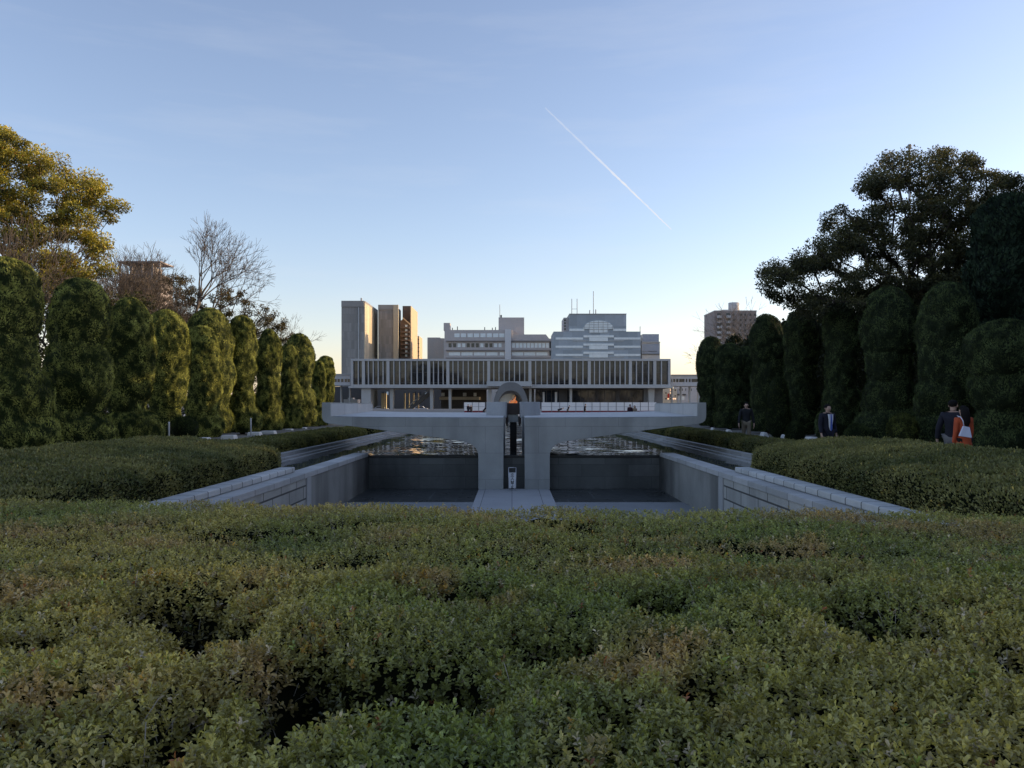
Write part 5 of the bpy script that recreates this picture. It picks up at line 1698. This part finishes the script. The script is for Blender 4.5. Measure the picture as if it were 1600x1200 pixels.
    for px in (186.5, 205, 222, 238, 249):
        mb = MB(); mb.box(PX(px - 1, y), PX(px + 1, y), y + .01, y + .5, zz(428), zz(411)); mb.obj('roof_post', M['pink'], t)
    mb = MB(); mb.box(PX(184, y), PX(252, y), y - .3, y + 6, zz(410), zz(408)); mb.obj('roof_frame', M['pink'], t)
    mb = MB(); mb.box(PX(196, y), PX(236, y), y + 2, y + 5, zz(428), zz(415)); mb.obj('roof_house', M['pink'], t)
    for i in range(9):
        py = 431 + i * 12
        slab('ledge', 186, 251, y, py + 7.6, py + 10.5, M['pink'], t, .7, .68)
        for a in (189, 199, 209, 219, 229, 239):
            slab('window', a, a + 6, y, py, py + 7, M['glass_dark'], t, .05, .1)
    # slim mast above the right hand trees
    t = thing('lamp_mast', 'slim mast with a small round head rising above the tall dark tree', 'mast', (PX(1421, 75), 75, 0))
    mb = MB(); mb.tube([(PX(1421, 75), 75, 0), (PX(1421, 75), 75, PZ(229, 75))], [.16, .09], 8); mb.obj('pole', M['mus'], t)
    mb = MB(); mb.lathe([(.1, PZ(233, 75)), (.16, PZ(230, 75)), (.2, PZ(228, 75)), (.12, PZ(225.5, 75))], 12, (PX(1421, 75), 75)); mb.obj('lamp_head', M['mus'], t)


M['pink_d'] = wall_mat('apartment_grey_pink', (0.34, 0.295, 0.28), (0.28, 0.24, 0.23), 0.8, 0.15, 0.15, 0.05)
# ------------------------------------------------------------------ planting
def build_hedges():
    hf = lambda x, y: 0.56 + 0.27 * np.clip((np.abs(x) - 5.9) / 2.6, 0, 1)
    rect_hedge('clipped_hedge', 'deep rounded hedge left of the basin, above the left granite kerb', XC - 9.0, XC - 5.72, 8.2, 20.9, hf, 0.5, 85000, 0.040, 21, (0.11, 0.125, 0.04), (0.32, 0.29, 0.10), 1.1)
    rect_hedge('clipped_hedge', 'deep rounded hedge right of the basin, above the right granite kerb', XC + 5.72, XC + 8.75, 7.6, 20.7, hf, 0.5, 85000, 0.040, 22, (0.11, 0.125, 0.04), (0.31, 0.285, 0.10), 1.1)
    lf = lambda x, y: 0.47 + 0 * x
    rect_hedge('clipped_hedge', 'low straight hedge running along the left pond edge', XC - 9.2, XC - 7.5, 20.6, 42.5, lf, 0.35, 52000, 0.055, 23, (0.07, 0.085, 0.025), (0.23, 0.215, 0.06), 0.8, res=0.12)
    rect_hedge('clipped_hedge', 'low straight hedge running along the right pond edge, passed by the man in khaki', XC + 7.5, XC + 9.0, 20.4, 46, lf, 0.35, 52000, 0.055, 24, (0.065, 0.08, 0.025), (0.19, 0.18, 0.055), 0.8, res=0.12)
    rect_hedge('clipped_hedge', 'far low hedge beyond the gap on the left, near the memorial arch', XC - 9.2, XC - 7.6, 44, 96, lf, 0.35, 30000, 0.09, 25, (0.07, 0.085, 0.025), (0.23, 0.215, 0.06), 0.8, res=0.25)
    rect_hedge('clipped_hedge', 'far low hedge beyond the gap on the right, near the memorial arch', XC + 7.6, XC + 9.0, 47.5, 96, lf, 0.35, 26000, 0.09, 26, (0.065, 0.08, 0.025), (0.19, 0.18, 0.055), 0.8, res=0.25)


def build_topiary():
    # photo column, half width, top row, distance
    L = [(8, 62, 403, 24.5, 'dark clipped juniper at the left picture edge, wholly in shade'),
         (120, 57, 435, 28.3, 'broad clipped juniper with only its crown in sunlight, second from the left edge'),
         (203, 43, 465, 32.0, 'clipped juniper with its lit upper half, third from the left edge'),
         (260, 35, 484, 35.7, 'narrow footed clipped juniper with a small round shrub at its foot'),
         (318, 31, 510, 39.5, 'shorter clipped juniper standing in front of a taller one on the left'),
         (330, 40, 481, 44.5, 'tall clipped juniper rising behind the shorter one on the left'),
         (379, 29, 493, 46.5, 'slim clipped juniper right of the tall one, flaring at its foot'),
         (420, 24, 514, 50.5, 'clipped juniper on the left with a white post and stone seats at its foot'),
         (452, 20, 537, 54.5, 'small hourglass shaped juniper tucked between two taller ones'),
         (467, 27, 521, 59.0, 'rounded clipped juniper, third from the far end of the left row'),
         (498, 15, 563, 64.0, 'small juniper next to last in the left row'),
         (508, 19, 556, 67.0, 'last clipped juniper of the left row, nearest the long building')]
    R = [(1112, 26, 526, 61.5, 'last clipped juniper of the right row, nearest the long building'),
         (1140, 27, 536, 56.0, 'low clipped juniper, second from the far end of the right row'),
         (1166, 22, 541, 58.5, 'dim juniper half hidden behind its neighbours on the right'),
         (1199, 31, 491, 48.0, 'clipped juniper behind the man in khaki trousers'),
         (1251, 33, 484, 43.0, 'clipped juniper left of the man in the suit'),
         (1312, 34, 470, 37.5, 'clipped juniper right behind the man in the suit'),
         (1385, 50, 448, 32.8, 'broad bulging juniper in the middle of the right row'),
         (1476, 53, 440, 28.4, 'broad clipped juniper left of the couple in orange and dark'),
         (1572, 66, 500, 24.6, 'wide mounded juniper behind the woman in orange')]
    rr = random.Random(1)
    for i, (px, hw, top, Y, lab) in enumerate(L):
        bl = None
        if i == 3:
            bl = [(0.72, 0.28, 0.98, .05, 0), (0.46, 0.28, 0.95, .02, 0), (0.22, 0.22, 0.66, 0, 0), (0.06, .1, .45, 0, 0)]
        if i == 8:
            bl = [(0.80, 0.2, 0.75, -.1, 0), (0.6, .2, .7, 0, 0), (0.38, 0.2, 0.95, .15, 0), (0.12, .18, 1.0, .2, 0)]
        if i == 0:
            bl = [(0.76, 0.24, 0.92, 0, 0), (0.50, .26, .86, -.05, 0), (0.28, 0.22, 1.05, .12, 0), (0.1, .17, 1.15, .2, 0)]
        topiary(lab, PX(px, Y), Y, PZ(top, Y), 0.95 * hw * Y / FPX, 100 + i, bl, cl=(0.32, 0.325, 0.082), cd=(0.042, 0.064, 0.017))  # sunlit row: part of the sunshine is put into this brighter leaf colour
    for i, (px, hw, top, Y, lab) in enumerate(R):
        topiary(lab, PX(px, Y), Y, PZ(top, Y), 0.93 * hw * Y / FPX, 200 + i, None, cd=(0.03, 0.044, 0.018), cl=(0.085, 0.112, 0.042), n=30000)  # shaded row, coloured darker than the same junipers on the left
    # low companions
    one = [(0.55, 0.45, 1.0, 0, 0), (0.2, 0.3, 0.9, 0, 0)]
    gr = 'low clipped shrubs at the feet of the junipers'
    topiary('small round shrub at the foot of the narrow footed juniper on the left', PX(290, 34), 34, 1.15, 0.5, 301, one, gr, 4000, 0.06, (0.022, 0.035, 0.01), (0.06, 0.075, 0.02), 'clipped_shrub', cat='shrub')
    topiary('tall pear shaped shrub left of the man in the suit', PX(1216, 40), 40, PZ(587, 40), 0.62, 302, [(0.6, 0.38, .85, 0, 0), (0.3, 0.32, 1.0, 0, 0)], gr, 6000, 0.07, (0.018, 0.03, 0.01), (0.045, 0.06, 0.018), 'clipped_shrub', cat='shrub')
    topiary('yellowish rounded shrub at the foot of the broad right junipers', PX(1412, 27.2), 27.2, PZ(646, 27), 0.5, 303, one, gr, 6000, 0.055, (0.035, 0.045, 0.013), (0.10, 0.115, 0.03), 'clipped_shrub', cat='shrub')
    topiary('round dark shrub just left of the legs of the man in the suit', PX(1242, 31), 31, PZ(659, 31), 0.36, 304, one, gr, 3000, 0.06, (0.018, 0.03, 0.01), (0.045, 0.06, 0.018), 'clipped_shrub', cat='shrub')
    topiary('squat dark shrub right of the man in the suit', PX(1340, 30), 30, PZ(662, 30), 0.5, 305, one, gr, 3000, 0.06, (0.018, 0.03, 0.01), (0.045, 0.06, 0.018), 'clipped_shrub', cat='shrub')
    # tall shaggy dark tree at the right edge
    topiary('tall shaggy blue green evergreen at the right picture edge', PX(1592, 29), 29.5, PZ(300, 29), 1.55, 310, [(0.84, 0.16, 0.75, 0, 0), (0.64, 0.22, 0.98, -.02, 0), (0.4, 0.24, 0.95, .05, 0), (0.15, 0.2, 0.9, .1, 0)], None, 20000, 0.13, (0.012, 0.024, 0.014), (0.03, 0.05, 0.028), 'evergreen_tree', 1.5)


def build_trees():
    grp = 'tall trees behind the clipped junipers'
    broadleaf('great golden green camphor tree behind the left junipers',
              [(-330, 430), (-300, 260), (-200, 170), (-60, 200), (22, 209), (55, 232), (66, 256), (95, 236), (112, 262), (150, 280), (163, 305), (188, 318), (198, 333), (184, 346), (164, 342), (158, 356), (160, 385), (166, 415), (172, 430), (140, 440), (60, 470), (-60, 480), (-200, 480)], 52, -70, (-50, 360),
              640, 41, (0.07, 0.075, 0.015), (0.58, 0.50, 0.075), (0.42, 0.9), 330, 0.15, 4.2, 0.36, grp, hot=(0.3, 0.15, 0.025), void=((30, 262, 13, 8), (-20, 300, 14, 9), (60, 300, 12, 6), (128, 330, 9, 5), (10, 285, 9, 6), (75, 333, 10, 5), (95, 262, 6, 6)))
    broadleaf('huge dark camphor tree spreading behind the right junipers',
              [(1190, 440), (1189, 412), (1215, 403), (1240, 402), (1262, 399), (1263, 378), (1285, 372), (1287, 345), (1300, 330), (1330, 318), (1326, 296), (1350, 280), (1372, 262), (1378, 248), (1420, 240), (1450, 246), (1478, 236), (1510, 246), (1535, 256), (1565, 272), (1640, 262), (1760, 300), (1790, 420), (1700, 500), (1500, 500), (1330, 480), (1290, 492), (1235, 490), (1215, 478), (1200, 462)], 38, 1450, (1440, 440),
              1000, 42, (0.04, 0.048, 0.022), (0.13, 0.125, 0.05), (0.3, 0.62), 260, 0.105, 3.3, 0.42, grp, void=((1290, 432, 26, 13), (1335, 420, 18, 10), (1405, 300, 16, 10), (1375, 320, 10, 6), (1450, 290, 14, 7), (1362, 385, 12, 7), (1490, 275, 9, 6), (1255, 452, 8, 6), (1385, 400, 9, 6), (1400, 345, 8, 8), (1262, 428, 9, 6)))
    broadleaf('dense dark evergreen filling the gap under the great right tree',
              [(1440, 470), (1460, 430), (1490, 408), (1540, 400), (1620, 410), (1700, 430), (1720, 640), (1440, 640)], 36, 1550, (1540, 560), 190, 43, (0.02, 0.024, 0.010), (0.055, 0.055, 0.018), (0.45, 0.8), 170, 0.14, 1.8, 0.3, grp)
    broadleaf('brownish evergreen between the far junipers on the right',
              [(1120, 570), (1150, 550), (1210, 540), (1300, 530), (1380, 535), (1390, 660), (1120, 660)], 66, 1260, (1260, 600), 130, 44, (0.018, 0.022, 0.010), (0.05, 0.048, 0.018), (0.6, 1.1), 150, 0.17, 2.5, 0.3, grp)
    broadleaf('olive evergreen with thin foliage low behind the middle left junipers',
              [(250, 500), (255, 440), (275, 425), (300, 430), (322, 470), (345, 450), (372, 448), (395, 470), (420, 480), (452, 505), (460, 525), (440, 535), (380, 520), (330, 510)], 70, 345, (345, 520), 150, 45, (0.04, 0.04, 0.012), (0.15, 0.105, 0.03), (0.22, 0.5), 90, 0.14, 2.5, 0.2, grp)
    broadleaf('thin brownish tree in front of the pinkish building on the left',
              [(150, 500), (160, 470), (185, 448), (215, 440), (240, 434), (262, 428), (272, 450), (290, 480), (300, 520), (150, 520)], 74, 225, (225, 510), 120, 48, (0.06, 0.05, 0.025), (0.17, 0.12, 0.06), (0.25, 0.55), 70, 0.12, 2.0, 0.2, grp)
    broadleaf('dark evergreen undergrowth tree behind the first left junipers',
              [(-80, 700), (-80, 460), (20, 440), (120, 450), (220, 470), (300, 500), (300, 700)], 46, 110, (110, 560), 300, 46, (0.02, 0.026, 0.010), (0.07, 0.07, 0.018), (0.5, 0.95), 150, 0.15, 2.0, 0.25, grp)
    broadleaf('dark evergreen undergrowth tree behind the last left junipers',
              [(300, 680), (310, 520), (380, 510), (460, 540), (500, 590), (515, 660), (500, 680)], 78, 410, (410, 600), 110, 47, (0.02, 0.026, 0.010), (0.07, 0.07, 0.018), (0.6, 1.1), 130, 0.18, 2.0, 0.25, grp)
    # evergreens standing to the right, outside the picture, that keep the near ground in shade
    def W(pts, Y): return [(CX + x * FPX / Y, CY - (z - EYE) * FPX / Y) for x, z in pts]
    for i, (y, x) in enumerate(((-3.5, 21), (2.5, 20), (9.0, 19.5), (15.5, 20.5), (20.2, 23.5))):
        broadleaf('dense evergreen beyond the right edge of the picture', W([(x - 4.2, .4), (x - 4.4, 4), (x - 3, 8), (x, 9.6), (x + 3, 8), (x + 4.4, 4), (x + 4.2, .4)], y), y, CX + x * FPX / y, W([(x, 5)], y)[0],
                  330, 60 + i, (0.018, 0.024, 0.010), (0.055, 0.055, 0.018), (0.7, 1.2), 200, 0.17, 3.6, 0.3, 'evergreens beyond the right edge', persp=False)
    x, y = 22.5, 24.5
    broadleaf('tall evergreen beyond the right edge of the picture', W([(x - 4.2, .4), (x - 4.6, 5), (x - 4.2, 10), (x - 2.5, 13), (x, 14.2), (x + 2.5, 13), (x + 4.4, 9), (x + 4.2, .4)], y), y, CX + x * FPX / y, W([(x, 7)], y)[0],
              420, 71, (0.018, 0.024, 0.010), (0.055, 0.055, 0.018), (0.7, 1.2), 190, 0.17, 3.2, 0.35, None, persp=False)
    x, y = 27.5, 36.0
    broadleaf('tall dark evergreen at the right picture edge, behind the great tree', W([(x - 4.2, .4), (x - 4.6, 5), (x - 4.2, 9), (x - 2.5, 12), (x, 13.4), (x + 2.5, 13), (x + 4.4, 9), (x + 4.2, .4)], y), y, CX + x * FPX / y, W([(x, 7)], y)[0],
              420, 72, (0.018, 0.024, 0.010), (0.055, 0.055, 0.018), (0.7, 1.2), 190, 0.15, 3.2, 0.35, None, persp=False)
    rect_hedge('screen_hedge', 'tall dark screen of shrubs closing the gaps behind the right row of junipers', 18.5, 20.5, 27, 78, lambda x, y: 6.9 + 0.5 * np.sin(y * 0.9) + 0.4 * np.sin(y * 2.3), 0.9, 26000, 0.2, 81, (0.014, 0.018, 0.008), (0.04, 0.045, 0.016), 0.9, res=0.4)  # added to block low sun coming through between the junipers
    # woods north of the park, mirrored in the glass front of the long building
    rng = np.random.default_rng(90)
    n = 260
    cs = np.stack([rng.uniform(-110, 110, n), rng.uniform(-75, -45, n), np.zeros(n)], 1)
    cs[:, 2] = 3 + 20 * rng.random(n) * (0.75 + 0.5 * fbm(cs * 0.05, 2))
    v, f, c = clump_leaves(cs, rng.uniform(3, 5, n), 90, 0.9, rng, (0.012, 0.015, 0.013), (0.03, 0.036, 0.034))
    o = mesh_np('woods', [(v, f, c, 0, False)], None, (0, -60, 0), [M['leaf_tree']])
    tag(o, 'woods north of the park seen only mirrored in the glass', None, None, 'stuff')
    # bare deciduous trees
    g2 = 'leafless trees'
    bare_tree('tall leafless tree leaning right, its fine twigs against the sky', PX(281, 64), 64, 9.4, 0.26, 8, 0.5, 7, 0.24, 0.26, g2, up=0.28, stem=5.9)
    bare_tree('leafless tree in front of the pinkish building on the left', PX(197, 70), 70, 9.2, 0.06, 15, 0.52, 7, 0.2, 0.26, g2, up=0.25, stem=5.8)
    bare_tree('slender leafless tree at the left corner of the pinkish building', PX(176, 66), 66, 12.6, 0.05, 51, 0.5, 7, 0.16, 0.24, g2, up=0.25)
    bare_tree('brown leafless tree at the right corner of the pinkish building', PX(243, 62), 62, 7.4, -0.05, 19, 0.55, 7, 0.17, 0.26, g2, up=0.2, stem=4.6)
    bare_tree('dense twiggy leafless tree right in front of the pinkish building', PX(222, 58), 58, 10.6, -0.06, 61, 0.5, 7, 0.13, 0.26, g2, up=0.3)
    bare_tree('leafless tree with rising twigs left of the pinkish building, beside the golden tree', PX(160, 60), 60, 11.4, 0.12, 62, 0.5, 7, 0.13, 0.26, g2, up=0.3)
    bare_tree('low leafless tree spreading right over the far left junipers', PX(375, 80), 80, 10.8, 0.30, 21, 0.5, 7, 0.18, 0.26, g2, up=0.15)
    bare_tree('brown leafless tree left of the tall one', PX(262, 68), 68, 11.0, -0.1, 31, 0.5, 7, 0.17, 0.25, g2, up=0.25)
    bare_tree('pale leafless tree in front of the golden camphor at the left picture edge', PX(-10, 40), 40, 9.6, 0.22, 33, 0.46, 7, 0.14, 0.27, g2, up=0.25)
    bare_tree('small leafless tree between the right apartment building and the clipped junipers', PX(1150, 80), 80, 9.6, 0.1, 19, 0.55, 6, 0.1, 0.28, g2, up=0.2)
    bare_tree('small leafless tree in front of the right apartment building', PX(1172, 85), 85, 11.6, 0.02, 17, 0.55, 6, 0.12, 0.28, g2, up=0.2)


def build_seats():
    # pale stone seats and slim posts along the two paths
    def seat(px, py, w, Y, label, wedge=False):
        x = PX(px, Y); z = PZ(py, Y)
        mb = MB(); ww = w * Y / FPX / 2
        if wedge:
            mb.prism([(x - ww, -0.01), (x + ww, -0.01), (x + ww * .15, z), (x - ww * .45, z)], Y - .25, Y + .3)
        else:
            mb.prism([(x - ww, -0.01), (x + ww, -0.01), (x + ww * .85, z), (x - ww * .85, z)], Y - .25, Y + .3)
        o = mb.obj('stone_seat', M['seat'], None, (x, Y, 0), bevel=0.04)
        tag(o, label, 'seat', 'pale stone seats along the paths')
    M['seat'] = wall_mat('pale_stone', (0.66, 0.65, 0.62), (0.55, 0.54, 0.51), 0.8, 2.0, 0.15, 0.2)
    for a in ((358, 679.5, 22, 39, 'white stone seat under the shorter left juniper'), (398, 675, 20, 44, 'long white stone seat, left of two side by side on the left path'), (420, 673, 22, 46.5, 'white stone seat, right of two side by side on the left path'),
              (452, 670, 11, 53, 'small white stone seat under the hourglass juniper'), (474, 668, 10, 57, 'farthest white stone seat on the left path'), (318, 683.5, 18, 35.5, 'nearest white stone seat on the left, only its top above the hedge')):
        seat(*a)
    for a in ((1114, 668, 7, 50, 'farthest pale stone on the right path', True), (1139.5, 671, 13, 44, 'pale stone wedge left of the man in khaki', True), (1195, 675.5, 16, 37, 'pale pointed stone right of the man in khaki', True), (1228, 679, 17, 33, 'pale pointed stone halfway between the two men', True)):
        seat(*a)
    seat(1268, 682.5, 14, 27.5, 'flat grey stone block beside the man in the suit')
    for px, pt, Y, lab in ((264, 659, 33, 'short white post in front of the narrow footed juniper'), (392, 653, 41, 'taller white post by the stone seats on the left path')):
        o = thing('marker_post', lab, 'post', (PX(px, Y), Y, 0))
        mb = MB(); mb.lathe([(.035, 0), (.035, PZ(pt, Y) - .05), (.028, PZ(pt, Y))], 10, (PX(px, Y), Y)); mb.obj('post', M['white'], o)


def build_contrail():
    Y = 6000.0
    a = P(850, 184, Y); b = P(1057, 349, Y)
    r = random.Random(8)
    n = 60
    ctr, rad = [], []
    for i in range(n + 1):
        t = i / n
        ctr.append((a[0] + (b[0] - a[0]) * t + r.gauss(0, .8), Y - 200 + 400 * t, a[1] + (b[1] - a[1]) * t + r.gauss(0, .8)))
        rad.append((2.6 + 4.4 * math.sin(math.pi * min(1, t * 0.9 + 0.1)) ** .7) * r.uniform(.8, 1.2))
    mb = MB(); mb.tube(ctr, rad, 8)
    m, nt, bs = new_mat('contrail_vapour')
    tc = N(nt, 'ShaderNodeTexCoord')
    sep = N(nt, 'ShaderNodeSeparateXYZ'); nt.links.new(tc.outputs['Generated'], sep.inputs[0])
    rp = N(nt, 'ShaderNodeValToRGB')
    cr = rp.color_ramp
    cr.elements[0].position = 0.0; cr.elements[0].color = (.12,) * 3 + (1,)
    cr.elements[1].position = 1.0; cr.elements[1].color = (.55,) * 3 + (1,)
    for p, v in ((.3, .22), (.5, .45), (.62, .75), (.75, .6), (.95, .6)):
        e = cr.elements.new(p); e.color = (v, v, v, 1)
    nt.links.new(sep.outputs[0], rp.inputs[0])
    cf, _ = noise_fac(nt, tc.outputs['Object'], 0.012, 5, 0.65, 0.15, 0.5)
    cm = N(nt, 'ShaderNodeMath', operation='MULTIPLY'); nt.links.new(rp.outputs[0], cm.inputs[0]); nt.links.new(cf, cm.inputs[1])
    ct_fac = cm.outputs[0]
    tr = N(nt, 'ShaderNodeBsdfTransparent'); mx = N(nt, 'ShaderNodeMixShader')
    ems = N(nt, 'ShaderNodeEmission'); ems.inputs['Color'].default_value = (0.93, 0.94, 1.0, 1); ems.inputs['Strength'].default_value = 0.92  # trail glows by itself in place of sunlight on the vapour
    nt.links.new(ct_fac, mx.inputs[0]); nt.links.new(tr.outputs[0], mx.inputs[1]); nt.links.new(ems.outputs[0], mx.inputs[2])
    nt.links.new(mx.outputs[0], nt.nodes['Material Output'].inputs['Surface'])
    o = mb.obj('contrail', m, None, ((a[0] + b[0]) / 2, Y, (a[1] + b[1]) / 2))
    tag(o, 'thin white vapour trail slanting down across the blue sky', 'contrail')


# ------------------------------------------------------------------ light and camera
SUN_EL, SUN_AZ = math.radians(9.5), math.radians(74)      # azimuth from the viewing direction towards the right


def build_world():
    w = bpy.data.worlds.new('World'); SC.world = w; w.use_nodes = True
    nt = w.node_tree
    bg = nt.nodes['Background']
    sk = N(nt, 'ShaderNodeTexSky'); sk.sky_type = 'NISHITA'
    sk.sun_disc = False; sk.sun_elevation = SUN_EL; sk.sun_rotation = SUN_AZ
    sk.altitude = 0; sk.air_density = 1.0; sk.dust_density = 0.6; sk.ozone_density = 1.6
    g = N(nt, 'ShaderNodeTexCoord')
    hs = N(nt, 'ShaderNodeHueSaturation'); hs.inputs['Saturation'].default_value = SKY_SAT
    nt.links.new(sk.outputs[0], hs.inputs['Color'])
    gain = mixc(nt, 1.0, hs.outputs[0], SKY_GAIN, 'MULTIPLY')
    sp = N(nt, 'ShaderNodeSeparateXYZ'); nt.links.new(g.outputs['Generated'], sp.inputs[0])
    lr = N(nt, 'ShaderNodeMapRange'); lr.inputs['From Min'].default_value = 0.2; lr.inputs['From Max'].default_value = 0.05
    nt.links.new(sp.outputs[2], lr.inputs['Value'])
    gain = mixc(nt, lr.outputs[0], gain, mixc(nt, 1.0, gain, (1.05, 0.98, 0.97), 'MULTIPLY'))
    # thin high haze streaks low in the sky
    f, _ = noise_fac(nt, g.outputs['Generated'], 1.0, 5, 0.6, 0.5, 0.8, stretch=(3.0, 3.0, 22))
    mu = N(nt, 'ShaderNodeMath', operation='MULTIPLY'); mu.inputs[1].default_value = 0.16
    nt.links.new(f, mu.inputs[0])
    c = mixc(nt, mu.outputs[0], gain, HAZE)
    nt.links.new(c, bg.inputs['Color'])
    bg.inputs['Strength'].default_value = 0.15
    s = bpy.data.lights.new('sun', 'SUN'); s.energy = 5.0; s.angle = math.radians(0.5); s.color = (1.0, 0.74, 0.42)
    o = bpy.data.objects.new('sun', s); COL.objects.link(o)
    d = Vector((math.sin(SUN_AZ) * math.cos(SUN_EL), math.cos(SUN_AZ) * math.cos(SUN_EL), math.sin(SUN_EL)))
    o.rotation_euler = d.to_track_quat('Z', 'Y').to_euler(); o.location = (60, 20, 60)


SKY_SAT = 0.89
SKY_GAIN = (1.95, 1.82, 2.02)
HAZE = (5.4, 5.6, 6.0)


def build_camera():
    c = bpy.data.cameras.new('camera'); o = bpy.data.objects.new('camera', c); COL.objects.link(o)
    o.location = (0, 0, EYE); o.rotation_euler = (math.radians(90), 0, 0)
    c.sensor_width = 36; c.lens = 36 * FPX / 1600
    c.shift_y = (CY - 600) / 1600
    c.clip_start = 0.05; c.clip_end = 20000
    SC.camera = o


build_world(); build_camera()
build_ground(); build_flame(); build_sign(); build_arch(); build_plaza()
build_museum(); build_skyline()
build_front_hedge(); build_hedges(); build_topiary(); build_trees(); build_seats()
build_people(); build_contrail()

SC.view_settings.view_transform = 'Standard'; SC.view_settings.look = 'None'; SC.view_settings.exposure = 0
SC.render.engine = 'CYCLES'
SC.cycles.max_bounces = 7; SC.cycles.diffuse_bounces = 5; SC.cycles.glossy_bounces = 3; SC.cycles.transmission_bounces = 2; SC.cycles.transparent_max_bounces = 8
SC.cycles.caustics_reflective = False; SC.cycles.caustics_refractive = False
SC.cycles.sample_clamp_indirect = 3.0
